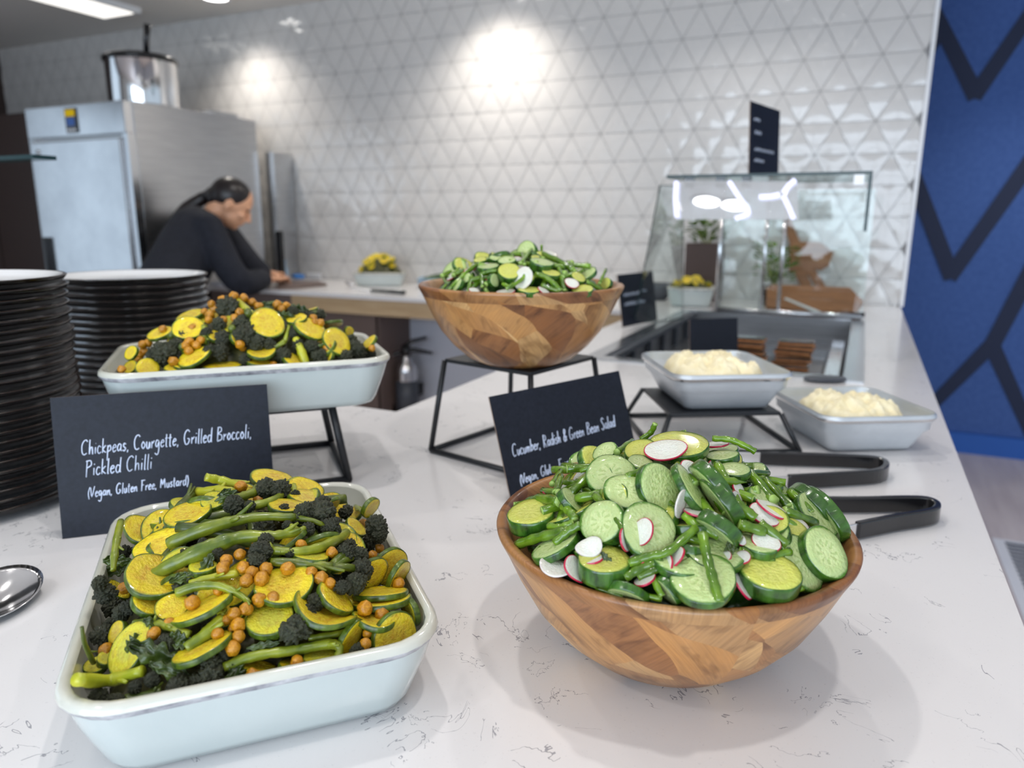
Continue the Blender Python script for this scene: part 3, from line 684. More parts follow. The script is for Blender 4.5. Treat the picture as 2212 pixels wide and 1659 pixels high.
def plates():
    r = .135
    pr = [(0, 0), (.075, 0), (.080, .002), (.100, .0035), (.128, .0095), (.134, .0165), (.135, .0185), (.1338, .0195), (.131, .0190), (.122, .0125), (.100, .0080), (0, .0065)]
    mats = [0, 0, 0, 0, 0, 0, 2, 2, 1, 1, 1]
    mb = MB(); mb.lathe(pr, 72, 0, None, False, mats + [1])
    me = mb.mesh('dinner_plate', ['plate_out', 'plate_in', 'plate_rim'])
    names = ['topmost', 'second', 'third', 'fourth', 'fifth', 'sixth', 'seventh', 'eighth', 'ninth', 'tenth', 'eleventh', 'twelfth', 'thirteenth', 'fourteenth', 'fifteenth', 'sixteenth', 'seventeenth', 'eighteenth', 'nineteenth', 'twentieth', 'twenty-first', 'twenty-second', 'twenty-third', 'twenty-fourth', 'twenty-fifth', 'twenty-sixth']
    rnd = random.Random(3)
    for cx, cy, ztop, side, grp in ((-1.050, 0.534, 1.29 - 0.073, 'nearer stack at the left edge', 'plates in the nearer stack'), (-1.242, 0.945, 1.29 - 0.103, 'farther stack behind the roasting dish', 'plates in the farther stack')):
        n = round((ztop - .0195 - CT) / .0122) + 1; pitch = (ztop - .0195 - CT - .0004) / (n - 1)
        for i in range(n):
            o = bpy.data.objects.new('dinner_plate', me); COL.objects.link(o)
            o.location = (cx + rnd.uniform(-.0013, .0013), cy + rnd.uniform(-.0013, .0013), CT + .0004 + i * pitch); o.rotation_euler = (0, 0, rnd.uniform(0, 6))
            k = n - 1 - i
            tag(o, ('black plate with white glazed top, %s of the %s' if k == 0 else 'black glazed plate, %s from the top of the %s') % (names[k] if k else 'topmost', side), 'plate', grp)
plates()

# ------------------------------------------------------------------ handwriting on the cards
G = {  # single stroke letters: (advance, strokes); x-height .5, capitals 1
 'C': (.62, [[(.55, .85), (.42, 1), (.2, .92), (.05, .6), (.08, .2), (.25, 0), (.5, .1)]]), 'G': (.66, [[(.55, .88), (.35, 1), (.12, .8), (.05, .4), (.2, .02), (.45, .05), (.55, .35), (.35, .38)]]),
 'B': (.6, [[(.1, 0), (.12, 1)], [(.1, .98), (.4, .95), (.45, .7), (.15, .52), (.48, .42), (.5, .1), (.08, .0)]]), 'P': (.56, [[(.12, -.1), (.14, 1)], [(.05, .95), (.42, .98), (.48, .68), (.15, .5)]]),
 'R': (.58, [[(.1, 0), (.12, 1)], [(.1, .98), (.42, .92), (.42, .6), (.14, .5), (.5, 0)]]), 'V': (.5, [[(.0, .9), (.18, 0), (.48, 1)]]), 'F': (.5, [[(.1, -.05), (.12, .95)], [(.0, .95), (.5, 1.02)], [(.1, .5), (.36, .55)]]),
 'M': (.72, [[(.05, 0), (.1, .9), (.3, .3), (.5, .9), (.62, 0)]]), 'S': (.5, [[(.45, .85), (.25, 1), (.08, .78), (.4, .35), (.25, 0), (.0, .12)]]), '&': (.5, [[(.46, .02), (.12, .70), (.22, .98), (.36, .78), (.06, .3), (.16, .0), (.32, .08), (.46, .4)]]),
 'a': (.46, [[(.38, .42), (.2, .5), (.05, .25), (.15, .02), (.34, .2), (.38, .48), (.36, .1), (.46, .02)]]), 'b': (.42, [[(.08, 1), (.06, 0)], [(.07, .3), (.28, .5), (.36, .2), (.06, .02)]]), 'c': (.38, [[(.34, .42), (.15, .5), (.04, .22), (.16, 0), (.36, .1)]]),
 'd': (.46, [[(.36, .42), (.16, .48), (.05, .2), (.18, .0), (.36, .2), (.42, 1.0), (.40, .1), (.46, 0)]]), 'e': (.38, [[(.05, .26), (.34, .34), (.22, .5), (.05, .28), (.14, 0), (.36, .1)]]), 'g': (.44, [[(.36, .42), (.15, .5), (.05, .22), (.2, .04), (.36, .4), (.36, -.3), (.2, -.5), (.0, -.38)]]),
 'h': (.44, [[(.08, 1), (.06, 0), (.12, .36), (.3, .46), (.36, 0)]]), 'i': (.2, [[(.1, .46), (.1, 0)], [(.12, .68), (.13, .72)]]), 'k': (.4, [[(.08, 1), (.06, 0)], [(.34, .5), (.08, .24), (.38, 0)]]), 'l': (.2, [[(.12, 1), (.09, .05), (.16, 0)]]),
 'm': (.6, [[(.05, 0), (.08, .46), (.1, .3), (.24, .46), (.28, 0), (.3, .3), (.46, .46), (.52, 0)]]), 'n': (.42, [[(.05, 0), (.08, .46), (.12, .3), (.28, .46), (.36, 0)]]), 'o': (.4, [[(.2, .5), (.05, .25), (.2, 0), (.36, .25), (.2, .5)]]),
 'p': (.42, [[(.08, .48), (.06, -.55)], [(.07, .32), (.26, .5), (.36, .22), (.08, .04)]]), 'r': (.32, [[(.06, 0), (.08, .46), (.12, .3), (.3, .48)]]), 's': (.34, [[(.3, .44), (.14, .5), (.1, .32), (.28, .18), (.16, 0), (.02, .08)]]), 't': (.3, [[(.14, .85), (.13, .05), (.24, 0)], [(.0, .56), (.28, .6)]]),
 'u': (.42, [[(.06, .46), (.08, .06), (.26, .02), (.34, .46), (.36, .02)]]), 'V_': (0, []), ',': (.2, [[(.1, .06), (.06, -.14)]]), '(': (.26, [[(.22, .95), (.06, .4), (.18, -.2)]]), ')': (.26, [[(.06, .95), (.22, .4), (.08, -.2)]]), ' ': (.34, [])}
def card(name, BL, th, lean, w, h, label, lines=(), roll=0.0, pen=.0007):
    e = Vector((math.cos(th), math.sin(th), 0)); nb = Vector((-math.sin(th), math.cos(th), 0))
    u = Vector((0, 0, math.cos(lean))) + nb * math.sin(lean)
    if roll: e, u = e * math.cos(roll) + u * math.sin(roll), u * math.cos(roll) - e * math.sin(roll)
    nf = e.cross(u).normalized(); BL = Vector(BL)          # towards the viewer
    if nf.dot(CAM - BL) < 0: nf = -nf
    t = empty(name, BL, label, 'menu card'); th_ = .0022
    mb = MB(); q = [BL, BL + e * w, BL + e * w + u * h, BL + u * h]
    mb.add([p for p in q] + [p - nf * th_ for p in q], [(0, 1, 2, 3), (7, 6, 5, 4)], 0)
    mb.add([p for p in q] + [p - nf * th_ for p in q], [(0, 4, 5, 1), (1, 5, 6, 2), (2, 6, 7, 3), (3, 7, 4, 0)], 1)
    mb.build('board', ['slate', 'card_edge'], t, None, False)
    if not lines: return t
    mb = MB(); rnd = random.Random(len(label))
    for text, x0, y0, size, width, slope in lines:          # all in card units (metres)
        adv = sum(G[ch][0] + .06 for ch in text); k = width / adv; x = 0.0
        for ch in text:
            a, st = G[ch]
            for s in st:
                P = []
                for px, py in s:
                    X = x0 + (x + px + py * .16) * k; Y = y0 + py * size + slope * (x * k) + rnd.uniform(-.0003, .0003)
                    P.append(BL + e * X + u * Y + nf * .0003)
                mb.tube(bez(P, 3) if len(P) > 2 else P, pen * rnd.uniform(.8, 1.15), 5, 0)
            x += a + .06
    mb.build('handwriting', ['chalk'], t)
    return t
C1 = hit(135, 1165, CT)
card('menu_card', (C1.x, C1.y, CT + .0005), math.radians(44), math.radians(9.5), .240, .167, 'dark menu card reading Chickpeas, Courgette, Grilled Broccoli, Pickled Chilli', (
    ('Chickpeas, Courgette, Grilled Broccoli,', .027, .097, .0175, .191, .02), ('Pickled Chilli', .029, .072, .018, .073, .02), ('(Vegan, Gluten Free, Mustard)', .030, .046, .0125, .111, .03)), 0.0, .00068)
C2 = hit(1108, 1100, CT)
card('menu_card', (C2.x, C2.y, CT + .0005), math.radians(52), math.radians(19), .210, .150, 'dark menu card reading Cucumber, Radish & Green Bean Salad', (
    ('Cucumber, Radish & Green Bean Salad', .016, .066, .0165, .168, .045), ('(Vegan, Gluten Free, Mustard)', .018, .028, .0135, .120, .10)), math.radians(4.5))

# ------------------------------------------------------------------ food
RND = random.Random(11)
class Heap:
    def __init__(s, name, phrase, c, e, a, b, rim, peak, edge, rnd=False, pw=1.0, off=(0, 0), zoom=(0, 0, 1)):
        s.name, s.phrase, s.C, s.e = name, phrase, Vector((c[0], c[1], 0)), Vector((e[0], e[1], 0)).normalized()
        s.n = Vector((-s.e.y, s.e.x, 0)); s.a, s.b, s.rim, s.peak, s.edge, s.rnd, s.pw, s.off = a, b, rim, peak, edge, rnd, pw, off
        s.zoom = zoom; s.items = []
    def uv(s, p):
        q = Vector((p.x, p.y, 0)) - s.C; return q.dot(s.e) / s.a, q.dot(s.n) / s.b
    def surf(s, p):
        u, v = s.uv(p)
        if s.rnd: m = max(0.0, 1 - (math.hypot(u - s.off[0] * (1 - abs(u)), v - s.off[1] * (1 - abs(v)))) ** 2)
        else:
            m = max(0.0, 1 - abs(u - s.off[0] * (1 - abs(u))) ** 2.4) * max(0.0, 1 - abs(v - s.off[1] * (1 - abs(v))) ** 2.4)
        return s.rim + s.edge + (s.peak - s.edge) * m ** s.pw
    def at(s, px, py, lift=0.0):
        d = ray(px, py); d0 = (Vector((s.C.x, s.C.y, s.rim)) - CAM).length; best = None
        t = d0 - max(s.a, s.b) * 1.5
        while t < d0 + max(s.a, s.b) * 1.5:
            p = CAM + d * t; u, v = s.uv(p); ins = (math.hypot(u, v) if s.rnd else max(abs(u), abs(v)))
            if ins < 1.0:
                g = p.z - s.surf(p)
                if best is None or g < best[0]: best = (g, p)
                if g < 0: break
            t += 0.0015
        if best is None: best = (0, hit(px, py, s.rim + s.edge))
        return best[1] - d * lift
    def Z(s, x, y): return s.zoom[0] + x * s.zoom[2], s.zoom[1] + y * s.zoom[2]
    def world(s, u, v, dz=0.0):
        p = s.C + s.e * (u * s.a) + s.n * (v * s.b); p.z = s.surf(p) + dz; return p

def vframe(px, py):
    d = ray(px, py); r = (CR - d * CR.dot(d)).normalized(); u = (CU - d * CU.dot(d)).normalized(); return d, r, u
def slice_mesh(t, bend, seed, skin_w, half=0.0, nn=36):
    """unit disc: returns flesh MB and skin MB in unit space"""
    r_ = random.Random(seed); ph = [r_.uniform(0, 6.28) for _ in range(4)]; ba = r_.uniform(-.5, .5)
    def P(r, q, z):
        k = 1 + .05 * math.sin(2 * q + ph[0]) + .025 * math.sin(3 * q + ph[1]) + .008 * math.sin(7 * q + ph[2])
        x, y = r * k * math.cos(q), r * k * math.sin(q)
        if half: y = max(y, -half)
        xb = x * math.cos(ba) + y * math.sin(ba)
        return Vector((x, y, z + bend * xb * xb - .02 * r * r * math.sin(2 * q + ph[3])))
    Q = [2 * math.pi * k / nn for k in range(nn)]
    fl = MB(); h = t / 2
    rings = [[P(.001, q, h) for q in Q], [P(.33, q, h * .97) for q in Q], [P(.66, q, h * 1.0) for q in Q], [P(1 - skin_w, q, h) for q in Q], [P(1 - skin_w * .5, q, h * .8) for q in Q]]
    low = [[Vector((p.x, p.y, 0)) for p in rg] for rg in rings]
    rings2 = [[P(1 - skin_w * .5, q, -h * .8) for q in Q], [P(1 - skin_w, q, -h) for q in Q], [P(.5, q, -h) for q in Q], [P(.001, q, -h) for q in Q]]
    fl.loft(rings + rings2, 0, True, True)
    fl.f = [tuple(reversed(f)) for f in fl.f]
    sk = MB()
    sk.loft([[P(1 - skin_w, q, h * 1.01) for q in Q], [P(1 - skin_w * .25, q, h * .96) for q in Q], [P(1, q, h * .6) for q in Q], [P(1.004, q, 0) for q in Q], [P(1, q, -h * .6) for q in Q], [P(1 - skin_w * .25, q, -h * .96) for q in Q], [P(1 - skin_w, q, -h * 1.01) for q in Q]], 0, False, False)
    sk.f = [tuple(reversed(f)) for f in sk.f]
    return fl, sk
KIND = {'cour': ('courgette_slice', 'courgette slice', 'cour', 'cour_rind', 'rind', .045), 'courg': ('courgette_slice', 'courgette slice', 'courg', 'cour_rind', 'rind', .05), 'cuc': ('cucumber_slice', 'cucumber slice', 'cuc', 'cuc_rind', 'rind', .035),
        'cucy': ('cucumber_slice', 'cucumber slice', 'cucy', 'cuc_rind', 'rind', .035), 'rad': ('radish_slice', 'radish slice', 'radish', 'radish_skin', 'skin', .05), 'radw': ('radish_slice', 'radish slice', 'radish', 'radish', 'skin', .03)}
def make_slice(kind, p, X, n, R, t, bend=0.0, half=0.0):
    nm, cat, mf, msk, skn, sw = KIND[kind]
    fl, sk = slice_mesh(t / R, bend, RND.random(), sw, half)
    o = bpy.data.objects.new(nm, fl.mesh(nm, [mf])); COL.objects.link(o)
    c = bpy.data.objects.new(skn, sk.mesh(skn, [msk])); COL.objects.link(c); c.parent = o
    X = (X - n * X.dot(n)).normalized(); Y = n.cross(X)
    o.matrix_world = Matrix(((X.x * R, Y.x * R, n.x * R, p.x), (X.y * R, Y.y * R, n.y * R, p.y), (X.z * R, Y.z * R, n.z * R, p.z), (0, 0, 0, 1)))
    o['category'] = cat; return o
THICK = {'cour': .0045, 'courg': .005, 'cuc': .006, 'cucy': .007, 'rad': .0016, 'radw': .0014}
def sl(hp, kind, x, y, maj, mnr, ang, side=1, lift=3, bend=0.0, t=None, half=0.0, label=None, adj=None):
    """cut slice seen as an ellipse: centre, major and minor axis and angle as read off the photo"""
    px, py = hp.Z(x, y); d, r, u = vframe(px, py); p = hp.at(px, py, lift / 1000); R = maj / 2 * hp.zoom[2] * depth_of(p) / F_PX
    a_ = math.radians(ang); a = r * math.cos(a_) - u * math.sin(a_); b = d.cross(a).normalized()
    if abs(b.dot(u)) > 0.25: b = b if b.dot(u) > 0 else -b
    else: b = b if b.dot(r) > 0 else -b
    q = max(.12, min(.99, mnr / maj)); n = (-d * q + b * (math.sqrt(1 - q * q) * side)).normalized()
    o = make_slice(kind, p, a, n, R, t or THICK[kind], bend, half)
    hp.items.append((o, px, py, adj, label)); return o
def blob_template(seed, bumps, amp, sub, fine=0.03, squash=1.0):
    import bmesh
    r_ = random.Random(seed); bm = bmesh.new(); bmesh.ops.create_icosphere(bm, subdivisions=sub, radius=1)
    cs = []
    for _ in range(bumps):
        v = Vector((r_.gauss(0, 1), r_.gauss(0, 1), r_.gauss(0, 1))).normalized(); cs.append((v, r_.uniform(.7, 1.2)))
    low = Vector((seed * 3.1, 0, 0)); off = math.cos(math.radians(110 / math.sqrt(bumps)))
    for v in bm.verts:
        d = v.co.normalized(); m = max((d.dot(c) - off) / (1 - off) * s_ for c, s_ in cs)
        k = 1 + amp * max(0, m) ** .5 - amp + .18 * noise.noise(d * 1.7 + low) + fine * noise.noise(d * 22 + low)
        v.co = d * k; v.co.z *= squash
    me = bpy.data.meshes.new('floret'); bm.to_mesh(me); bm.free()
    for p in me.polygons: p.use_smooth = True
    return me
FLORETS = [blob_template(i, 170, .24, 5, .07) for i in range(5)]
for me in FLORETS: me.materials.append(MAT['floret'])
CHICKS = []
for i in range(4):
    me = blob_template(20 + i, 4, .07, 3, .02); me.name = 'chickpea'; me.materials.append(MAT['chick']); CHICKS.append(me)
    for v in me.vertices:
        if v.co.x > .75: v.co.x += (v.co.x - .75) * .7
        v.co.y *= 1 - .10 * max(0, 1 - abs(v.co.y) * 6) if abs(v.co.y) < .15 else 1
def rand_rot(r_=RND): return Matrix.Rotation(r_.uniform(0, 6.28), 4, 'Z') @ Matrix.Rotation(r_.uniform(0, 6.28), 4, 'X') @ Matrix.Rotation(r_.uniform(0, 6.28), 4, 'Y')
def chick(hp, x, y, r, lift=4, label=None, adj=None):
    px, py = hp.Z(x, y); p = hp.at(px, py, lift / 1000); R = r * hp.zoom[2] * depth_of(p) / F_PX
    o = bpy.data.objects.new('chickpea', RND.choice(CHICKS)); COL.objects.link(o)
    o.matrix_world = Matrix.Translation(p) @ rand_rot() @ Matrix.Scale(R, 4)
    o['category'] = 'chickpea'; hp.items.append((o, px, py, adj or 'spiced orange', label)); return o
def add_floret(p, R, parent, name='floret'):
    o = bpy.data.objects.new(name, RND.choice(FLORETS)); COL.objects.link(o)
    M = Matrix.Translation(p) @ rand_rot() @ Matrix.Diagonal((R, R * RND.uniform(.8, 1.05), R * RND.uniform(.8, 1.0), 1))
    if parent is not None:
        o.parent = parent; o.matrix_local = Matrix.Translation(-parent.location) @ M
    else: o.matrix_world = M
    return o
def broc(hp, stem, florets, lift=4, mat='stem', label=None, adj=None, flift=4):
    """stem: (x, y, r) points; florets: (x, y, r)"""
    parts = []; root = None
    if stem:
        P = []; Rr = []
        for x, y, r in stem:
            px, py = hp.Z(x, y); p = hp.at(px, py, lift / 1000); P.append(p); Rr.append(r * hp.zoom[2] * depth_of(p) / F_PX)
        S = bez(P, 6); k = len(S) - 1; RR = []
        for i in range(len(S)):
            f = i / k * (len(Rr) - 1); j = min(int(f), len(Rr) - 2); RR.append((Rr[j] + (Rr[j + 1] - Rr[j]) * (f - j)) * RND.uniform(.88, 1.12))
        mb = MB(); mb.tube(S, RR, 12)
        # side shoots
        nm = 'broccoli' if florets else 'broccoli_stalk'
        for sx in range(2 if len(S) > 6 else 0):
            j = RND.randint(len(S) // 3, len(S) - 2); dr = Vector((RND.uniform(-1, 1), RND.uniform(-1, 1), RND.uniform(.1, .7))).normalized()
            tt = (S[j + 1] - S[j]).normalized(); e_ = S[j] + (tt * 1.2 + dr) * RR[j] * RND.uniform(1.6, 3.0)
            mb.tube([S[j], S[j].lerp(e_, .6) + tt * RR[j] * .2, e_], [RR[j] * .5, RR[j] * .38, RR[j] * .25], 7)
        for x, y, r in florets[:3]:      # branches that carry the heads
            px, py = hp.Z(x, y); p = hp.at(px, py, flift / 1000); e_ = S[-1] if (S[-1] - p).length < (S[0] - p).length else S[0]
            if (e_ - p).length > .004: mb.tube([e_, e_.lerp(p, .5) + Vector((0, 0, .002)), p], [RR[-1] * .8, RR[-1] * .6, RR[-1] * .6], 8)
        root = mb.build(nm, [mat], None, S[0])
        px, py = hp.Z(*stem[len(stem) // 2][:2])
    for i, (x, y, r) in enumerate(florets):
        qx, qy = hp.Z(x, y); p = hp.at(qx, qy, flift / 1000); R = r * hp.zoom[2] * depth_of(p) / F_PX
        o = add_floret(p, R, root, 'floret' if root is not None else 'broccoli_floret')
        if root is None:
            o['category'] = 'broccoli'; hp.items.append((o, qx, qy, adj or 'charred dark', label if i == 0 else None))
    if root is not None:
        root['category'] = 'broccoli'; hp.items.append((root, px, py, adj or ('green stemmed' if florets else 'green'), label))
    return root
def bean(hp, pts, r, lift=4, mat='bean', label=None, adj=None, tip=False):
    P = []; Rr = None
    for x, y in pts:
        px, py = hp.Z(x, y); P.append(hp.at(px, py, lift / 1000))
    R = r * hp.zoom[2] * depth_of(P[0]) / F_PX; S = bez(P, 6); k = len(S) - 1; RR = []
    for i in range(k + 1):
        e = min(i, k - i) / k; w = R * (.92 + .10 * math.sin(i * 1.9 + R * 1e4))
        if tip and i > k * .75: w *= max(.12, (k - i) / (k * .25))
        RR.append(w)
    mb = MB(); mb.tube(S, RR, 12, 0); c = len(mb.f) - 2; mb.m[c] = 1; mb.m[c + 1] = 1
    o = mb.build('green_bean', [mat, 'bean_cut'], None, S[0])
    o['category'] = 'green bean'; px, py = hp.Z(*pts[len(pts) // 2]); hp.items.append((o, px, py, adj, label)); return o
def leaf(hp, x, y, w, h, ang, lift=5, label=None):
    px, py = hp.Z(x, y); d, r, u = vframe(px, py); p = hp.at(px, py, lift / 1000); k = hp.zoom[2] * depth_of(p) / F_PX
    a_ = math.radians(ang); a = r * math.cos(a_) - u * math.sin(a_); b = (u * math.cos(a_) + r * math.sin(a_)); b = (b * .8 - d * .6 * 0 + Vector((0, 0, .3))).normalized()
    n = -d; mb = MB(); A, B_ = 18, 10; s0 = RND.uniform(0, 99); vs = []
    for j in range(B_ + 1):
        for i in range(A + 1):
            U = i / A * 2 - 1; V = j / B_ * 2 - 1; wd = (1 - U * U * .8) * (1 + .3 * math.sin(U * 13 + s0))
            q = p + a * (U * w / 2 * k) + b * (V * h / 2 * k * wd) + n * (k * h * .30 * noise.noise(Vector((U * 3.2, V * 2.4, s0))) + k * h * .12 * noise.noise(Vector((U * 9, V * 8, s0))))
            vs.append(q)
    fs = [(j * (A + 1) + i, j * (A + 1) + i + 1, (j + 1) * (A + 1) + i + 1, (j + 1) * (A + 1) + i) for j in range(B_) for i in range(A)]
    mb.add(vs, fs); o = mb.build('broccoli_leaf', ['leaf'], None, p); m = o.modifiers.new('solid', 'SOLIDIFY'); m.thickness = .0008
    o['category'] = 'leaf'; hp.items.append((o, px, py, 'wilted dark green', label)); return o
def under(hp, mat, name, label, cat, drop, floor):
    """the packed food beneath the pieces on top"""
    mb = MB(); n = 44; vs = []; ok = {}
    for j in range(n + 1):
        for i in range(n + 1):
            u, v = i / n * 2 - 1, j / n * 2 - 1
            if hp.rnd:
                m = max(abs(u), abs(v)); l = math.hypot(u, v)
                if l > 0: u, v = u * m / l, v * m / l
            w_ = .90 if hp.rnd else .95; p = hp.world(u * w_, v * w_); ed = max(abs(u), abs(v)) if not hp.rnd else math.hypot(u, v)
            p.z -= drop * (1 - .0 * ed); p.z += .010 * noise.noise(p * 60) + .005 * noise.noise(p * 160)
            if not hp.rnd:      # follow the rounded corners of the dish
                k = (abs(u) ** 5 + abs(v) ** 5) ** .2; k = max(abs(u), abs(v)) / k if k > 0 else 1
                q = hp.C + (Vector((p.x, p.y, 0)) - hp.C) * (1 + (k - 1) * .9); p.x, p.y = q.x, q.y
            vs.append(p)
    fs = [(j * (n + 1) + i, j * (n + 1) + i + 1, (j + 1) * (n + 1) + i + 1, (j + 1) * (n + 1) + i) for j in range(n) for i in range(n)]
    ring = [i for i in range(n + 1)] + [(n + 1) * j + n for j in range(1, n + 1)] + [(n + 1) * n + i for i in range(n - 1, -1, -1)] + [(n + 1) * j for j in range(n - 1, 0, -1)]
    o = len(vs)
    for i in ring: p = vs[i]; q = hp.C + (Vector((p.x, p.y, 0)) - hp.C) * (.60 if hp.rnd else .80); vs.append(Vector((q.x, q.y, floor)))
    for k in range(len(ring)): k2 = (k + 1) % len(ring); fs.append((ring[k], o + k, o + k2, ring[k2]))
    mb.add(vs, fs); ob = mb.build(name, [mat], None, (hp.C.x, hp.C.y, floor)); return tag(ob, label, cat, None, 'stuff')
def filler(hp, kinds, count, seed, rmin, rmax, dz0, dz1, grp):
    r_ = random.Random(seed)
    for i in range(count):
        while True:
            u, v = r_.uniform(-.86, .86), r_.uniform(-.86, .86)
            if (math.hypot(u, v) < .74) if hp.rnd else (abs(u) < .70 and abs(v) < .80 and abs(u) ** 4 + abs(v) ** 4 < .5): break
        p = hp.world(u, v, -r_.uniform(dz0, dz1)); k = kinds[i % len(kinds)]
        n = Vector((r_.gauss(0, .6), r_.gauss(0, .6) - .35, 1)).normalized(); a = Vector((r_.uniform(-1, 1), r_.uniform(-1, 1), r_.uniform(-.2, .2)))
        if k in KIND:
            o = make_slice(k, p, a, n, r_.uniform(rmin, rmax) * (.6 if k[0] == 'r' else 1), THICK[k], r_.uniform(-.15, .15))
        elif k == 'floret': o = add_floret(p, r_.uniform(.008, .014), None, 'broccoli_floret'); o['category'] = 'broccoli'
        elif k == 'chick':
            o = bpy.data.objects.new('chickpea', r_.choice(CHICKS)); COL.objects.link(o); o.matrix_world = Matrix.Translation(p) @ rand_rot(r_) @ Matrix.Scale(.0058, 4); o['category'] = 'chickpea'
        else:
            a.normalize(); L = r_.uniform(.02, .035); mb = MB(); R = .0038 if k == 'bean' else .005
            pts = bez([p - a * L, p + Vector((0, 0, .004)), p + a * L], 5); mb.tube(pts, R, 10)
            if k == 'bean': mb.m[-1] = mb.m[-2] = 1
            o = mb.build('green_bean' if k == 'bean' else 'broccoli_stalk', ['bean', 'bean_cut'] if k == 'bean' else ['stem_d'], None, p); o['category'] = 'green bean' if k == 'bean' else 'broccoli'
        c = o['category']
        o['label'] = 'half-buried %s deep between the top pieces of %s' % (c, hp.phrase); o['group'] = 'buried %ss in %s' % (c, grp)
ORD = ['first', 'second', 'third', 'fourth', 'fifth', 'sixth', 'seventh', 'eighth', 'ninth', 'tenth', 'eleventh', 'twelfth', 'thirteenth', 'fourteenth', 'fifteenth', 'sixteenth']
def label_heap(hp):
    ys = sorted(it[2] for it in hp.items); xs = sorted(it[1] for it in hp.items); n = len(ys)
    y1, y2, x1, x2, x3 = ys[n // 3], ys[2 * n // 3], xs[n // 4], xs[n // 2], xs[3 * n // 4]
    zones = {}
    for it in hp.items:
        o, x, y, adj, lab = it; cat = o['category']
        o['group'] = '%ss on top in %s' % (cat, hp.name)
        if lab: o['label'] = lab; continue
        row = 'back' if y < y1 else 'middle' if y < y2 else 'front'; col = 'left' if x < x1 else 'centre-left' if x < x2 else 'centre-right' if x < x3 else 'right'
        zones.setdefault((row, col, cat), []).append((x, o, adj))
    for (row, col, cat), L in zones.items():
        L.sort(key=lambda q: q[0])
        z = '%s %s' % (row, col)
        for i, (x, o, adj) in enumerate(L):
            base = (adj + ' ' if adj else '') + cat
            o['label'] = ('%s, %s from left, %s of %s' % (base, ORD[i], z, hp.phrase)) if len(L) > 1 else '%s at the %s of %s' % (base, z, hp.phrase)

# ---- front roasting dish: pieces read off the photo in the frame of a close view
S7 = (80, 1000, 0.4069)
FD = Heap('the front dish', 'the front dish', FD_C, FD_E, .114, .168, CT + .070, .052, -.026, zoom=S7, pw=.75, off=(.0, .12))
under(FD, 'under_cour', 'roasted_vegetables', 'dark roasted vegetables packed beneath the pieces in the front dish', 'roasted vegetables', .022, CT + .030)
filler(FD, ['cour', 'floret', 'courg', 'stalk', 'floret', 'cour', 'chick'], 90, 1, .018, .023, .009, .018, 'the front dish')
for a in ((1250, 95, 230, 110, 10, 1, 1), (1425, 140, 190, 110, 20, 1, 3), (1460, 200, 250, 90, 20, 1, 5, -.15), (1330, 235, 200, 70, 5, 1, 1), (575, 365, 220, 140, 8, 1, 2, .25),
          (720, 770, 170, 140, -20, 1, 5), (590, 750, 190, 110, 25, 1, 3), (880, 775, 320, 80, -28, 1, 5), (1780, 585, 190, 120, -58, -1, 3), (1875, 550, 220, 150, -52, -1, 1),
          (1915, 600, 200, 60, -58, -1, 0), (1665, 920, 190, 80, -58, -1, 2), (1505, 1045, 180, 105, 0, 1, 2), (1660, 1065, 190, 70, -5, 1, 2), (1200, 1115, 220, 90, 15, 1, 1), (1390, 1095, 230, 70, 12, 1, 1),
          (310, 1082, 110, 80, -25, 1, 3), (365, 1045, 95, 70, 0, 1, 1), (1768, 235, 120, 55, -55, -1, 2), (1690, 270, 90, 60, -45, 1, 2), (935, 205, 130, 90, -10, 1, 4), (425, 680, 140, 60, 40, 1, 2),
          (1690, 345, 130, 60, 40, 1, 2), (1985, 790, 160, 60, 70, -1, 0), (430, 900, 130, 60, -70, 1, 1), (1450, 500, 210, 60, 5, 1, 2), (1230, 690, 160, 60, 30, 1, 0), (880, 560, 150, 70, -10, 1, 1), (700, 330, 160, 60, -30, 1, 0)):
    sl(FD, 'courg' if (a[0] * 7 + a[1]) % 3 == 0 else 'cour', *a, adj='yellow')
sl(FD, 'cour', 655, 445, 280, 150, -24, 1, 5, .1, label='bright yellow courgette slice under the upper long broccoli stem, front dish left')
sl(FD, 'cour', 640, 610, 345, 205, 8, 1, 6, .22, label='largest bent yellow courgette slice at the left of the front dish')
sl(FD, 'cour', 1315, 655, 310, 195, -8, 1, 6, .12, label='large round yellow courgette slice in the middle with chickpeas resting on it')
sl(FD, 'courg', 1240, 835, 255, 165, -12, 1, 6, .05, label='greenish courgette slice half covered by the dark floret, front dish centre')
sl(FD, 'cour', 1580, 725, 225, 95, 40, 1, 7, .05, label='tilted narrow courgette slice right of the big round slice, front dish')
sl(FD, 'cour', 1510, 825, 335, 95, 20, 1, 7, .35, label='long bowed courgette slice with orange face right of the dark floret')
sl(FD, 'cour', 1825, 695, 285, 55, -4, 1, 6, label='upper of the two flat stacked courgette slices at the right of front dish')
sl(FD, 'cour', 1830, 742, 310, 62, -8, 1, 4, label='lower of the two flat stacked courgette slices at the right of front dish')
sl(FD, 'cour', 1785, 848, 225, 75, 8, 1, 7, .2, label='small courgette slice carrying two chickpeas near the right wall of front dish')
sl(FD, 'cour', 1900, 935, 290, 225, -68, -1, 4, label='big brown-speckled courgette slice standing in the front right corner of dish')
sl(FD, 'courg', 498, 985, 285, 165, -62, 1, 5, label='pale upright courgette slice near the front left corner of dish')
sl(FD, 'cour', 880, 985, 310, 95, -26, 1, 7, label='half-moon golden courgette slice lying at the front middle of the dish')
sl(FD, 'cour', 800, 275, 240, 120, -18, 1, 6, label='yellow wedge of courgette at the back left of the front dish heap')
B = lambda st, fl, **k: broc(FD, st, fl, **k)
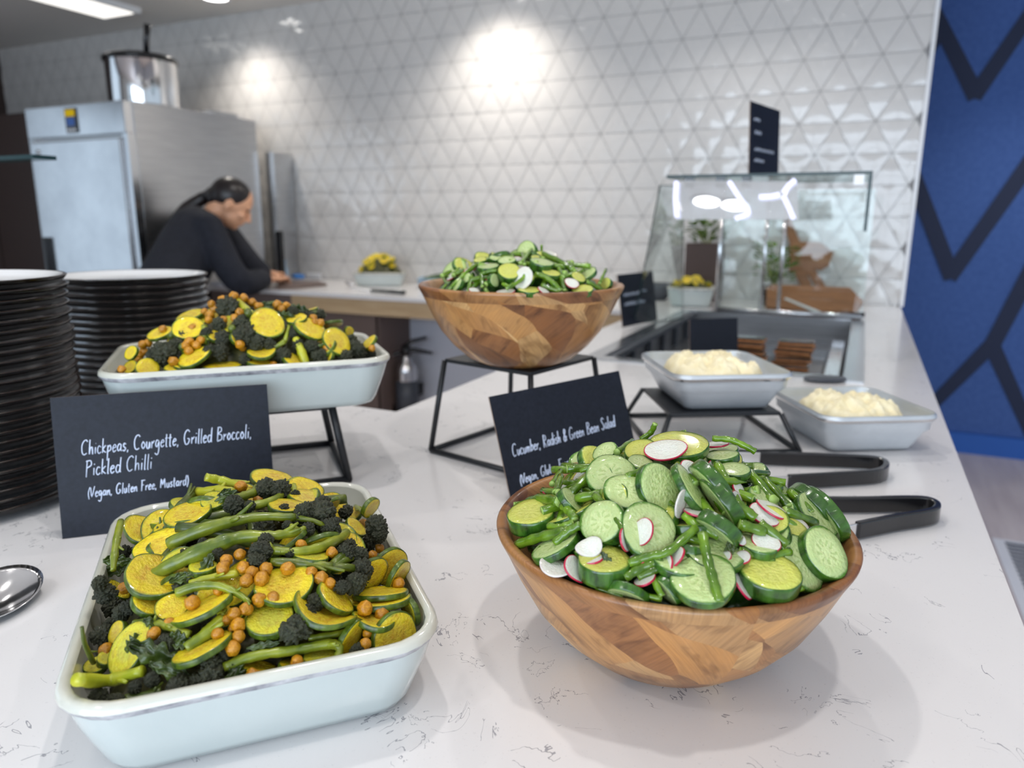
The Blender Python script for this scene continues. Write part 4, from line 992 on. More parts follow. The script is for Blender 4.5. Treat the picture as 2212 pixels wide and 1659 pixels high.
B([(700, 430, 34), (890, 352, 36), (1060, 305, 30), (1200, 285, 24), (1370, 290, 22)], [(1420, 265, 62), (1500, 275, 95), (1560, 345, 60), (1520, 220, 48)], lift=10, flift=16, label='upper long broccoli stem with dark head crossing the front dish')
B([(600, 605, 32), (755, 522, 40), (930, 445, 44), (1080, 395, 36), (1260, 385, 26), (1390, 365, 24)], [(1330, 330, 30), (1440, 350, 40)], lift=11, flift=10, label='lower long bright green broccoli stem crossing the front dish')
B([(1640, 375, 30), (1540, 435, 30), (1400, 470, 24), (1250, 465, 22)], [(1185, 470, 68), (1165, 520, 56), (1215, 415, 45)], lift=9, flift=11, label='broccoli with head pointing left above the chickpea cluster')
B([(1240, 525, 22), (1420, 535, 26), (1560, 560, 34)], [(1640, 480, 56), (1700, 500, 66), (1725, 570, 70), (1690, 640, 66), (1620, 660, 48)], lift=8, flift=15, label='broccoli with broad fanned dark head at the right of front dish')
B([(1020, 205, 24), (1100, 175, 26), (1170, 150, 24)], [(1215, 135, 60), (1290, 140, 62)], lift=7, flift=14, label='broccoli with twin dark heads at the back top of the front dish')
B([], [(1045, 222, 58)], flift=13, label='round black broccoli floret at the back left of the front dish')
B([(740, 690, 24), (850, 655, 26), (970, 655, 22), (1075, 700, 18), (1130, 745, 13)], [], lift=12, label='curved green stalk arching above the left chickpeas in front dish')
B([(1190, 925, 30), (1280, 905, 34)], [(1370, 885, 92)], lift=7, flift=16, label='round black broccoli head at the front centre of the dish')
B([(990, 1085, 26), (1160, 1025, 26), (1390, 990, 28), (1550, 962, 28), (1605, 985, 24), (1590, 1050, 20)], [(1130, 1015, 34)], lift=8, label='hooked green broccoli stalk along the front wall of the dish')
B([(212, 1150, 34), (380, 1155, 34), (560, 1105, 30)], [], mat='stem_y', lift=10, label='thick yellow-green stalk jutting at the front left corner of dish')
B([(790, 985, 30), (900, 905, 36), (985, 820, 30)], [(960, 800, 36)], mat='stem', lift=7)
B([(520, 850, 18), (600, 845, 22), (700, 870, 24), (810, 910, 20)], [], mat='stem', lift=8)
B([(895, 75, 22), (985, 95, 24), (1080, 122, 20)], [], mat='stem_y', lift=6, label='green stalk sticking out at the very back of the front dish')
B([(855, 155, 26), (960, 145, 24), (1040, 150, 20)], [], mat='stem_y', lift=5)
B([(755, 240, 26), (830, 160, 24)], [], mat='stem_d', lift=3)
B([(445, 310, 16), (425, 400, 20), (410, 500, 20), (405, 570, 14)], [], mat='stem', lift=6, label='upright green stalk against the left wall of the front dish')
B([(238, 870, 9), (250, 950, 12), (275, 1010, 13), (300, 1060, 14)], [], mat='stem_d', lift=4, label='thin dark twig against the front left wall of the dish')
B([(810, 640, 18), (930, 610, 24), (1070, 585, 22)], [], mat='stem_y', lift=5)
B([(1440, 930, 18), (1560, 915, 20), (1650, 895, 18)], [], mat='stem', lift=5)
B([(560, 430, 16), (640, 360, 18), (720, 280, 18)], [], mat='stem_d', lift=6)
B([(470, 1250, 22), (560, 1245, 26), (660, 1210, 24)], [], mat='stem_d', lift=5)
B([(1690, 230, 12), (1770, 290, 16)], [], mat='stem', lift=5)
B([(1360, 120, 8), (1250, 200, 22), (1100, 235, 26)], [(1370, 170, 30)], mat='stem', lift=5)
for x, y, r in ((360, 690, 62), (400, 765, 58), (335, 640, 46), (445, 800, 54), (490, 765, 46), (345, 915, 60), (395, 860, 44), (470, 470, 36), (925, 1130, 80), (930, 1060, 58), (990, 1020, 40), (755, 1195, 80), (850, 1170, 56), (610, 1150, 44), (330, 1245, 56), (420, 1270, 50), (520, 1190, 40),
                (1640, 260, 46), (1805, 340, 66), (1765, 425, 54), (1820, 390, 44), (1380, 290, 40), (1480, 740, 56), (1440, 790, 46), (1700, 1000, 50), (1310, 240, 30), (690, 950, 46), (960, 480, 34), (880, 425, 30), (1130, 230, 36), (600, 640, 26), (1660, 440, 46), (1340, 480, 30)):
    B([], [(x, y, r)], flift=9 if y > 600 else 8)
for x, y, w, h, g in ((640, 1030, 300, 130, 25), (520, 960, 120, 90, -40), (720, 1110, 240, 80, 20), (900, 540, 130, 60, -60), (780, 610, 150, 55, -15), (440, 560, 170, 70, -15), (430, 520, 140, 60, 0), (1050, 1130, 110, 110, 70), (1000, 190, 100, 110, 80), (640, 860, 150, 70, 20), (1200, 970, 170, 40, -10), (750, 940, 130, 80, 10)):
    leaf(FD, x, y, w, h, g, 9 if x > 500 else 5)
for x, y, r in ((1075, 485, 32), (1005, 515, 33), (985, 560, 38), (1095, 555, 36), (1140, 580, 36), (1215, 560, 36), (1110, 625, 38), (1190, 615, 42), (1330, 560, 38), (1455, 580, 32), (1510, 610, 37), (1555, 640, 32), (1565, 475, 32), (1400, 435, 30), (1695, 415, 26), (1780, 490, 27), (1820, 455, 26), (1920, 640, 34), (1180, 725, 38), (1255, 720, 38),
                (1110, 775, 36), (1045, 800, 36), (1010, 832, 30), (1065, 858, 38), (1070, 920, 36), (1040, 982, 42), (825, 742, 42), (465, 665, 34), (365, 990, 38), (548, 360, 38), (1080, 125, 34), (1740, 775, 44), (1830, 800, 40), (1380, 1055, 36), (1745, 960, 32), (1145, 1135, 44), (1730, 325, 30), (620, 905, 36), (1755, 905, 28), (960, 905, 34), (700, 850, 30), (960, 680, 26), (1040, 880, 26)):
    chick(FD, x, y, r, 12 if r > 31 else 7)
label_heap(FD)

# ---- front salad bowl
S8 = (1050, 780, 0.4747)
FB = Heap('the front bowl', 'the front salad bowl', (FB_C.x, FB_C.y), (1, 0), .139, .139, FB_C.z, .058, -.012, True, zoom=S8, pw=.85, off=(-.05, .05))
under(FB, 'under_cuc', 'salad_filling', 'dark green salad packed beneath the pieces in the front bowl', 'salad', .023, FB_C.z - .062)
filler(FB, ['bean', 'cuc', 'bean', 'cucy', 'bean', 'bean', 'rad'], 100, 2, .019, .023, .010, .019, 'the front bowl')
for a in (('cuc', 885, 905, 270, 150, 12, 1, 3), ('cuc', 1035, 880, 270, 150, 12, 1, 3), ('cuc', 545, 420, 120, 75, -35, 1, 2), ('cuc', 320, 845, 235, 80, -28, 1, 4), ('cuc', 385, 640, 140, 55, 50, 1, 5), ('cucy', 705, 415, 150, 95, -8, 1, 3),
          ('cuc', 1075, 440, 150, 45, -6, 1, 2), ('cuc', 1075, 415, 150, 45, -6, 1, 4), ('cuc', 1125, 505, 150, 65, 2, 1, 3), ('cucy', 1290, 730, 160, 130, 20, 1, 4), ('cuc', 1230, 840, 190, 80, 15, 1, 2), ('cuc', 1430, 920, 260, 150, 62, 1, 1),
          ('cuc', 1500, 700, 240, 110, 55, 1, 0), ('cuc', 650, 1060, 210, 50, 18, -1, 2), ('cuc', 830, 1045, 150, 45, 50, -1, 2), ('cucy', 1400, 770, 110, 70, 30, 1, 2), ('cuc', 700, 470, 120, 60, 10, 1, 1), ('cucy', 590, 640, 170, 120, -60, 1, 2), ('cuc', 480, 860, 150, 50, -20, 1, 1), ('cuc', 1260, 640, 160, 60, 40, 1, 0)):
    sl(FB, *a, adj='yellowish' if a[0] == 'cucy' else 'green')
sl(FB, 'cucy', 207, 715, 222, 115, -12, 1, 5, 0, .013, label='thick yellow cucumber slice at the far left of the front bowl')
sl(FB, 'cuc', 567, 520, 222, 180, -10, 1, 7, label='large pale cucumber slice at the upper left of the front bowl')
sl(FB, 'cuc', 785, 580, 245, 170, 72, 1, 6, label='tall oval cucumber slice beside the upper pale one in the front bowl')
sl(FB, 'cuc', 645, 602, 215, 155, 8, 1, 10, label='small round cucumber slice overlapping two pale slices in front bowl')
sl(FB, 'cuc', 540, 740, 215, 178, -58, 1, 9, 0, .012, label='pale cucumber slice with a bean tip across it, front bowl left')
sl(FB, 'cuc', 735, 770, 262, 232, 35, 1, 9, label='cucumber slice with a red-rimmed radish slice lying on it, front bowl')
sl(FB, 'cucy', 535, 935, 235, 135, 2, 1, 7, 0, .014, label='thick yellow cucumber slice at the front left rim of front bowl')
sl(FB, 'cuc', 990, 998, 300, 218, 4, 1, 15, label='largest cucumber slice at the front centre, crossed by a long bean')
sl(FB, 'cucy', 1288, 985, 275, 165, 18, 1, 8, 0, .012, label='oily yellow cucumber slice right of the long bean at the front rim')
sl(FB, 'cuc', 1515, 882, 240, 165, 62, 1, 9, 0, .016, label='thick oval cucumber slice at the right rim of the front bowl')
sl(FB, 'cucy', 880, 392, 275, 115, 4, 1, 10, 0, .008, label='yellow cucumber slice under the white radish at the heap top')
sl(FB, 'cuc', 925, 580, 240, 60, 58, 1, 8, label='narrow pale cucumber wedge leaning right of the centre, front bowl')
for x, y, m, nn, g, l in ((1035, 575, 280, 60, 52, 7), (1075, 640, 260, 55, 55, 6), (1060, 770, 230, 60, 38, 7), (1530, 690, 260, 90, 52, 6), (1480, 660, 240, 80, 48, 4), (1560, 730, 230, 80, 58, 7)):
    sl(FB, 'cuc', x, y, m, nn, g, -1, l, 0, .010, adj='edge-on dark rinded')
R_ = lambda k, *a, **kw: sl(FB, k, *a, **kw)
R_('rad', 712, 778, 128, 92, -72, 1, 15, label='red-rimmed radish slice lying on a pale cucumber slice')
R_('rad', 818, 405, 188, 95, -6, 1, 16, .1, label='large white radish slice on top of the heap in front bowl')
R_('radw', 470, 850, 120, 90, -12, 1, 14, .2, label='translucent white radish slice curling above the left rim')
R_('radw', 325, 945, 160, 75, 8, 1, 11, .25, label='pale radish slice hanging over the left rim of the front bowl')
R_('rad', 400, 950, 130, 70, 62, 1, 12, .2, label='red-edged radish slice folded at the left rim of front bowl')
for a in ((485, 900, 120, 40, -12, 1, 13), (1265, 700, 140, 85, 32, 1, 9), (1300, 672, 160, 45, 32, 1, 11), (1275, 825, 130, 85, 18, 1, 9), (930, 500, 110, 80, 55, 1, 11), (1055, 378, 95, 28, -6, 1, 9), (1165, 1020, 140, 40, 58, 1, 7), (1165, 895, 80, 55, -8, 1, 11), (1090, 890, 60, 40, -30, 1, 8),
          (865, 895, 110, 45, -58, 1, 10), (820, 935, 110, 50, -70, 1, 8), (632, 812, 110, 40, 78, 1, 12), (700, 900, 100, 40, -4, 1, 6), (722, 995, 110, 45, -22, 1, 7), (1140, 640, 100, 45, 78, 1, 5), (1150, 585, 80, 40, 60, 1, 5), (1420, 745, 110, 45, 30, 1, 6), (955, 690, 120, 30, 15, 1, 6), (690, 465, 90, 45, 5, 1, 5), (1160, 815, 50, 40, 60, 1, 8)):
    R_('rad', *a, adj='white red-edged')
R_('radw', 888, 650, 130, 42, -78, 1, 12, label='thin white radish sliver standing left of the narrow cucumber wedge')
BN = lambda pts, r, **k: bean(FB, pts, r, **k)
BN([(495, 610), (560, 680), (612, 745), (640, 800)], 19, lift=16, tip=True, label='green bean with thin tip lying across a pale cucumber slice')
BN([(985, 785), (1005, 890), (1035, 1000), (1062, 1100)], 25, lift=26, label='long green bean lying down the front centre cucumber slice')
BN([(640, 530), (750, 485)], 22, lift=14, label='short cut bean between two pale cucumber slices near the top')
for pts, r, l, tp in (([(170, 660), (240, 630), (335, 640)], 27, 7, 0), ([(145, 835), (250, 800), (370, 772)], 25, 8, 0), ([(310, 830), (370, 780), (430, 745)], 22, 11, 0), ([(285, 752), (340, 758), (400, 735)], 21, 7, 0), ([(350, 660), (385, 690), (405, 725)], 22, 8, 0), ([(385, 605), (470, 520)], 21, 6, 0), ([(410, 625), (530, 603)], 24, 5, 0),
        ([(595, 415), (665, 365)], 17, 8, 0), ([(705, 355), (750, 325), (770, 285)], 14, 9, 0), ([(1030, 352), (1110, 358), (1175, 385), (1225, 412)], 16, 13, 0), ([(980, 490), (1070, 540), (1185, 552)], 20, 12, 1), ([(1040, 560), (1140, 650), (1225, 718)], 27, 11, 0), ([(1150, 740), (1270, 778)], 27, 10, 0), ([(1245, 735), (1370, 838)], 25, 11, 0), ([(1270, 540), (1375, 662)], 19, 7, 0),
        ([(1200, 510), (1310, 640)], 26, 6, 0), ([(1050, 470), (1100, 560)], 24, 8, 0), ([(650, 920), (740, 890), (830, 865), (955, 760)], 23, 12, 0), ([(630, 985), (720, 935), (805, 908)], 25, 9, 0), ([(690, 985), (790, 940), (815, 915)], 22, 7, 0), ([(1355, 680), (1500, 740)], 25, 8, 0), ([(1150, 860), (1310, 912)], 20, 7, 0), ([(300, 560), (340, 500)], 14, 5, 0), ([(340, 525), (318, 600)], 18, 6, 0),
        ([(430, 500), (490, 480)], 12, 5, 0), ([(1185, 505), (1282, 510)], 15, 7, 0), ([(1280, 895), (1380, 868)], 22, 8, 0), ([(1010, 560), (1090, 690)], 22, 6, 0), ([(760, 990), (800, 1070)], 18, 7, 0), ([(500, 1030), (620, 1075)], 16, 5, 0), ([(870, 470), (955, 560)], 20, 6, 0), ([(905, 700), (960, 760)], 24, 6, 0), ([(960, 740), (1060, 800)], 24, 5, 0), ([(1380, 590), (1480, 690)], 20, 5, 0),
        ([(1440, 1035), (1385, 1050)], 14, 7, 0), ([(255, 850), (230, 890)], 18, 4, 0), ([(880, 330), (910, 325)], 14, 5, 0), ([(900, 800), (1000, 830)], 22, 4, 0), ([(1120, 600), (1180, 720)], 22, 5, 0), ([(1330, 700), (1450, 790)], 20, 5, 0), ([(700, 1060), (800, 1085)], 16, 5, 0), ([(260, 590), (330, 600)], 18, 4, 0)):
    BN(pts, r, lift=l, tip=bool(tp))
leaf(FB, 555, 915, 110, 40, 55, 13).name = 'bean_leaf'
leaf(FB, 1110, 860, 90, 40, 80, 11).name = 'bean_leaf'
label_heap(FB)

# ---- raised roasting dish
S6 = (80, 600, 0.3617)
RD = Heap('the raised dish', 'the raised dish', (RD_C[0] + RD_E.x * .006, RD_C[1] + RD_E.y * .006), (RD_E.x, RD_E.y), .160, .105, RD_Z + .071, .066, -.024, zoom=S6, pw=.85, off=(.10, .0))
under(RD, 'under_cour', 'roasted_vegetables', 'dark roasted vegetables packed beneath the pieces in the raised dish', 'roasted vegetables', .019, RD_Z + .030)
filler(RD, ['cour', 'floret', 'floret', 'stalk', 'floret', 'courg', 'chick'], 70, 4, .017, .021, .006, .015, 'the raised dish')
sl(RD, 'cour', 1375, 272, 208, 172, 15, 1, 12, label='large round yellow courgette slice at the top of the raised dish')
sl(RD, 'cour', 905, 303, 188, 135, -14, 1, 11, label='yellow courgette slice with chickpeas in its middle, raised dish left')
sl(RD, 'cour', 1630, 305, 195, 110, 30, 1, 10, label='leaning courgette slice between the round one and the right end, raised dish')
sl(RD, 'cour', 1788, 382, 195, 130, 42, 1, 11, label='rightmost large yellow courgette slice in the raised dish')
sl(RD, 'cour', 940, 475, 195, 90, -28, 1, 11, label='yellow courgette slice tilted low left of centre in the raised dish')
for a in ((735, 335, 155, 60, -25, 1, 8), (660, 540, 135, 110, 15, 1, 8), (1340, 455, 175, 60, -5, 1, 8, .2), (1530, 495, 140, 70, 30, 1, 5), (1985, 390, 120, 40, -48, 1, 4), (1550, 248, 130, 50, -12, 1, 5), (915, 228, 160, 50, -22, 1, 4), (565, 450, 90, 60, -60, 1, 5), (560, 535, 90, 60, -60, 1, 5), (1110, 530, 220, 40, -5, 1, 4), (820, 540, 110, 50, -10, 1, 5), (1190, 365, 90, 60, 60, 1, 4), (1862, 318, 60, 50, -80, 1, 7), (1330, 510, 150, 40, 5, 1, 4), (1740, 470, 90, 50, -70, 1, 4), (880, 530, 120, 40, 0, 1, 3), (1060, 350, 90, 60, 20, 1, 2)):
    sl(RD, 'cour', *a, adj='yellow')
for x, y, r in ((1140, 185, 78), (760, 450, 78), (700, 460, 50), (1090, 275, 52), (1240, 340, 74), (1110, 362, 52), (1310, 382, 56), (1100, 442, 58), (1225, 272, 56), (1470, 462, 56), (1390, 395, 46), (1690, 470, 58), (1640, 405, 52), (1910, 430, 66), (1840, 475, 48), (1985, 462, 44), (830, 400, 50), (1690, 220, 38), (430, 560, 36), (480, 570, 26), (1240, 490, 44), (1880, 380, 44), (1560, 400, 40), (1030, 440, 48), (1010, 330, 40), (1540, 330, 40)):
    broc(RD, [], [(x, y, r)], flift=6)
broc(RD, [(1200, 140, 20), (1250, 190, 24), (1310, 240, 20)], [], mat='stem_y', lift=10, label='green stalk pointing up at the top of the raised dish')
broc(RD, [(1545, 360, 22), (1575, 430, 26), (1610, 520, 20)], [], mat='stem_y', lift=8, label='green stalk hanging down right of centre in the raised dish')
broc(RD, [(1000, 290, 18), (995, 390, 20)], [], mat='stem', lift=6)
broc(RD, [(1400, 430, 16), (1480, 380, 16)], [(1530, 205, 40)], mat='stem', lift=6)
for x, y, w, h in ((1560, 190, 130, 60), (1380, 165, 100, 40), (1000, 370, 60, 110), (1480, 230, 120, 60)): leaf(RD, x, y, w, h, 10, 6)
for x, y, r in ((1175, 108, 29), (1110, 132, 28), (1235, 122, 27), (1285, 148, 28), (1320, 170, 24), (1062, 185, 28), (1030, 222, 27), (1042, 158, 24), (1000, 205, 24), (1025, 252, 24), (1210, 208, 27), (1178, 240, 25), (1110, 252, 26), (1435, 160, 28), (1490, 168, 26), (1462, 188, 24), (910, 382, 30), (888, 405, 28), (952, 402, 27), (905, 436, 28), (978, 372, 25), (815, 500, 30), (1210, 398, 28), (1735, 420, 28), (1648, 240, 24), (1692, 272, 26), (1660, 265, 24), (630, 400, 27), (665, 392, 26), (640, 440, 26), (612, 462, 26), (605, 490, 24), (895, 288, 24), (928, 298, 24), (505, 545, 24), (750, 305, 24), (1290, 250, 20), (1330, 120 + 50, 22), (1410, 520, 24), (2000, 420, 22)):
    chick(RD, x, y, r, 10)
label_heap(RD)

# ---- raised salad bowl
S9 = (890, 500, 0.217)
RB = Heap('the raised bowl', 'the raised salad bowl', (RB_C.x, RB_C.y), (1, 0), .143, .143, RB_C.z, .050, -.010, True, zoom=S9, pw=.75)
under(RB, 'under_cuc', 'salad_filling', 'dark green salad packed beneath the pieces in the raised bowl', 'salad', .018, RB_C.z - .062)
filler(RB, ['bean', 'cuc', 'bean', 'bean', 'cucy', 'bean', 'rad'], 70, 6, .019, .023, .006, .014, 'the raised bowl')
sl(RB, 'cuc', 1150, 200, 215, 170, -60, 1, 6, 0, .010, label='upright round cucumber slice crowning the raised salad bowl')
sl(RB, 'cucy', 965, 415, 235, 155, 6, 1, 12, 0, .009, label='yellow cucumber slice at the front middle of the raised bowl')
sl(RB, 'cuc', 1290, 340, 240, 70, 12, 1, 7, 0, .012, label='dark rinded cucumber slice below the crowning slice, raised bowl')
for a in (('cuc', 760, 362, 210, 55, -6, 1, 8), ('cuc', 945, 300, 180, 75, -6, 1, 6), ('cucy', 1160, 602, 235, 60, 2, 1, 8), ('cucy', 1700, 595, 220, 90, -6, 1, 8), ('cucy', 1935, 525, 130, 95, -60, 1, 8), ('cuc', 810, 490, 135, 90, 80, 1, 7), ('cuc', 460, 545, 160, 55, -55, 1, 6), ('cucy', 680, 300, 140, 50, -10, 1, 3), ('cucy', 1650, 470, 160, 80, 28, 1, 6), ('cuc', 830, 275, 120, 60, 0, 1, 4), ('cuc', 560, 470, 110, 60, -60, 1, 3), ('cucy', 1380, 430, 200, 60, 10, 1, 4), ('cucy', 1250, 290, 150, 60, 15, 1, 3)):
    sl(RB, *a, adj='yellowish' if a[0] == 'cucy' else 'green')
sl(RB, 'radw', 1110, 465, 240, 165, -58, 1, 17, .1, label='big white radish slice under a bean at the front of raised bowl')
for a in ((930, 602, 185, 50, -6, 1, 11), (1590, 515, 155, 85, 18, 1, 11), (1310, 592, 130, 50, 30, 1, 10), (1380, 222, 140, 45, 22, 1, 7), (740, 340, 130, 40, -4, 1, 11), (620, 590, 110, 50, 10, 1, 8)):
    sl(RB, 'rad', *a, adj='white')
for pts, r, l in (([(370, 580), (520, 430), (640, 330)], 25, 12), ([(560, 600), (590, 430)], 22, 9), ([(700, 550), (690, 430)], 21, 9), ([(680, 430), (760, 400), (840, 390)], 20, 12), ([(940, 570), (1090, 480), (1160, 370)], 22, 20), ([(1250, 205), (1450, 290), (1600, 380)], 32, 9), ([(1080, 320), (1190, 180)], 23, 14), ([(1250, 255), (1400, 330), (1520, 360)], 28, 7), ([(1500, 455), (1710, 390)], 26, 10), ([(1460, 360), (1490, 450)], 24, 8),
                  ([(1230, 420), (1350, 470), (1480, 590)], 30, 10), ([(1865, 520), (1930, 380)], 20, 11), ([(1290, 530), (1460, 600)], 25, 8), ([(1230, 440), (1450, 445)], 26, 6), ([(1640, 440), (1880, 570)], 22, 8), ([(1290, 135), (1290, 200)], 14, 5), ([(1480, 440), (1520, 590)], 24, 7), ([(540, 320), (560, 400)], 18, 5), ([(1120, 330), (1100, 220)], 20, 12), ([(1550, 300), (1620, 400)], 24, 7), ([(300, 580), (340, 530)], 16, 4), ([(900, 520), (1000, 560)], 22, 6), ([(730, 570), (750, 610)], 22, 8), ([(1740, 500), (1900, 590)], 22, 9), ([(440, 420), (520, 380)], 20, 5), ([(860, 250), (1000, 255)], 18, 4)):
    bean(RB, pts, r, lift=l)
label_heap(RB)

# ---- cream crumble in the metal pans
def crumble(c, zb, w, l, hgt, label, seed):
    e = Vector((P_E[0], P_E[1], 0)).normalized(); n = Vector((-e.y, e.x, 0)); mb = MB(); K = 48; vs = []
    for j in range(K + 1):
        for i in range(K + 1):
            u, v = i / K * 2 - 1, j / K * 2 - 1; m = max(0, 1 - (abs(u) ** 3 + abs(v) ** 3)) ** .5
            p = Vector((c[0], c[1], 0)) + e * u * w / 2 + n * v * l / 2
            z = zb + .034 + hgt * m + (.010 * noise.noise(Vector((u * 3, v * 3, seed))) + .007 * noise.noise(Vector((u * 8, v * 8, seed))) + .003 * noise.noise(Vector((u * 20, v * 20, seed)))) * (.3 + m)
            p.z = z; vs.append(p)
    fs = [(j * (K + 1) + i, j * (K + 1) + i + 1, (j + 1) * (K + 1) + i + 1, (j + 1) * (K + 1) + i) for j in range(K) for i in range(K)]
    mb.add(vs, fs); o = mb.build('cream_crumble', ['mash'], None, (c[0], c[1], zb + .03)); return tag(o, label, 'crumble', None, 'stuff')
crumble(P1_C, 1.29 - .305, .158, .178, .040, 'lumpy cream-coloured crumble filling the raised metal pan', 1.3)
crumble(P2_C, CT + .0005, .152, .166, .042, 'lumpy cream-coloured crumble filling the metal pan on the counter', 7.7)

# ------------------------------------------------------------------ things on the counter
def bar(mb, pts, th, h, z, mat=0):
    """upright flat bar of thickness th and height h along pts on plan"""
    pts = [Vector((p[0], p[1], 0)) for p in pts]; loops = []
    for i, p in enumerate(pts):
        t = (pts[min(i + 1, len(pts) - 1)] - pts[max(i - 1, 0)]).normalized(); n = Vector((-t.y, t.x, 0)) * th / 2
        loops.append([p - n + Vector((0, 0, z)), p + n + Vector((0, 0, z)), p + n + Vector((0, 0, z + h)), p - n + Vector((0, 0, z + h))])
    mb.loft(loops, mat)
def tongs(px, label, ext):
    P = [hit(x, y, CT + .002) for x, y in px]; h = P[len(P) // 2]; a, b = P[0], P[-1]
    t = empty('serving_tongs', h, label, 'tongs')
    mb = MB(); bar(mb, bez(P, 5), .0085, .021, CT + .002); mb.build('grip', ['black_plastic'], t, None, False, .002)
    for p, d in ((a, (P[1] - a).normalized()), (b, (P[-2] - b).normalized())):
        mb = MB(); e = p - d * ext; bar(mb, [p + d * .02, p.lerp(e, .6), e], .0025, .018, CT + .003); mb.build('arm', ['chrome'], t, None, False, .0008)
    return t
tongs([(1640, 1003), (1740, 1006), (1840, 1010), (1890, 1014), (1910, 1023), (1908, 1035), (1880, 1044), (1800, 1050), (1700, 1056)], 'steel serving tongs with black grips lying behind the front bowl, the farther pair', .13)
tongs([(1770, 1106), (1860, 1106), (1950, 1104), (1998, 1106), (2019, 1116), (2017, 1128), (1990, 1136), (1930, 1146), (1848, 1163)], 'steel serving tongs with black grips lying right of the front bowl, the nearer pair', .02)
def spoon():
    tip = hit(70, 1232, CT + .016); back = hit(-75, 1338, CT + .010); ax = (back - tip).normalized(); L = .095
    sd = ax.cross(Vector((0, 0, 1))).normalized(); up = sd.cross(ax).normalized()
    tilt = Matrix.Rotation(math.radians(-16), 3, ax); sd = tilt @ sd; up = tilt @ up
    c = tip + ax * L / 2; mb = MB(); n, m = 36, 8; loops = []
    for s_, off in ((1, 0), (-1, .0014)):
        for j in (range(m + 1) if s_ == 1 else range(m, -1, -1)):
            f = max(j / m, .02); loops.append([c + ax * (math.cos(q) * L / 2 * f) + sd * (math.sin(q) * .031 * f) + up * (-.014 * (1 - f * f) + off + .004) for q in (2 * math.pi * k / n for k in range(n))])
    mb.loft(loops, 0, True, True); t = empty('serving_spoon', (c.x, c.y, CT), 'polished steel serving spoon at the left edge beside the front dish', 'spoon')
    mb.build('bowl', ['chrome'], t)
    mb = MB(); q = c + ax * L / 2; mb.tube([q - ax * .004 + up * .003, q + ax * .03 + up * .012, q + ax * .20 + up * .02], [.006, .004, .006], 8, 0, True, .5); mb.build('handle', ['chrome'], t)
spoon()

# ------------------------------------------------------------------ chilled well and its glass guard
MAT['dark_steel'] = m_noise2('dull_dark_steel', (0.20, 0.20, 0.21, 1), (0.28, 0.28, 0.29, 1), 6, 0.35, (1, 1, 30), 0.8)
def well():
    t = empty('chilled_well', ((WX0 + WX1) / 2, (WY0 + WY1) / 2, CT), 'stainless steel drop-in chilled display well set in the counter', 'display well')
    x0, x1, y0, y1 = WX0, WX1, WY0, WY1; k = .045
    mb = MB(); Z = CT + .004
    for a, b in (((x0, y0), (x1, y0 + k)), ((x0, y1 - k), (x1, y1)), ((x0, y0 + k), (x0 + k, y1 - k)), ((x1 - k, y0 + k), (x1, y1 - k))): mb.box((a[0], a[1], CT + .0003), (b[0], b[1], Z))
    mb.build('rim', ['steel_h'], t, None, False)
    mb = MB(); d = CT - .105; a = k - .001; d = CT - .10
    P = [(x0 + a, y0 + a), (x1 - a, y0 + a), (x1 - a, y1 - a), (x0 + a, y1 - a)]
    top = [Vector((p[0], p[1], CT)) for p in P]; bot = [Vector((p[0], p[1], d)) for p in P]
    mb.add(top + bot, [(4, 5, 6, 7), (0, 1, 5, 4)[::-1], (1, 2, 6, 5)[::-1], (2, 3, 7, 6)[::-1], (3, 0, 4, 7)[::-1]]); mb.build('basin', ['dark_steel'], t, None, False)
    mb = MB()
    for i in range(6): y = y0 + .12 + i * .19; mb.box((x0 + a + .002, y, CT - .095), (x0 + a + .014, y + .015, CT - .02))
    mb.box((x0 + a, y0 + a, CT - .018), (x0 + a + .02, y1 - a, CT - .003)); mb.build('side_rails', ['dark_grey'], t, None, False)
    bc = hit(1668, 770, CT - .045)
    b = tag(box('black_tray', (bc.x - .16, bc.y - .20, d + .001), (bc.x + .15, bc.y + .40, d + .022), 'black_plastic', None, .004), 'black tray of brown biscuits inside the chilled well', 'tray')
    b = tag(box('steel_tray', (bc.x + .156, 1.96, d + .001), (x1 - a - .012, 2.85, d + .05), 'chrome', None, .004), 'bright steel tray at the right inside the chilled well', 'tray')
    r = random.Random(8); q = 0; nm = ['lowest', 'second', 'third', 'fourth', 'fifth', 'sixth', 'seventh', 'eighth', 'ninth', 'tenth']
    for side, cx in (('left', bc.x - .075), ('right', bc.x + .06)):
        for i in range(7):
            M = Matrix.Translation((cx + r.uniform(-.008, .008), bc.y + r.uniform(-.01, .02), d + .0225 + i * .0125)) @ Matrix.Rotation(r.uniform(-.15, .15), 4, 'Z')
            mb = MB(); mb.box((-.052, -.03, 0), (.052, .03, .006), 0); mb.box((-.050, -.028, .006), (.050, .028, .012), 1)
            o = mb.build('biscuit_bar', ['biscuit', 'black_plastic'], None, (0, 0, 0), False, .001); o.matrix_world = M
            tag(o, 'dark topped brown biscuit bar, %s from the bottom of the %s pile in the well' % (ORD[i], side), 'biscuit', 'biscuit bars in the chilled well')
    for c, l in (((1782, 819), 'dark oval pad on the front rim of the chilled well'), ((1602, 672), 'dark oval pad at the back rim of the chilled well')):
        p = hit(*c, CT + .006); mb = MB(); mb.lathe([(0, 0), (1, 0), (1, .25), (.9, .35), (0, .35)], 32, 0, Matrix.Translation((p.x, p.y, CT + .0043)) @ Matrix.Rotation(.45, 4, 'Z') @ Matrix.Diagonal((.050, .026, .02, 1)))
        tag(mb.build('oval_pad', ['dark_grey'], None, (p.x, p.y, CT + .0043)), l, 'pad')
well()
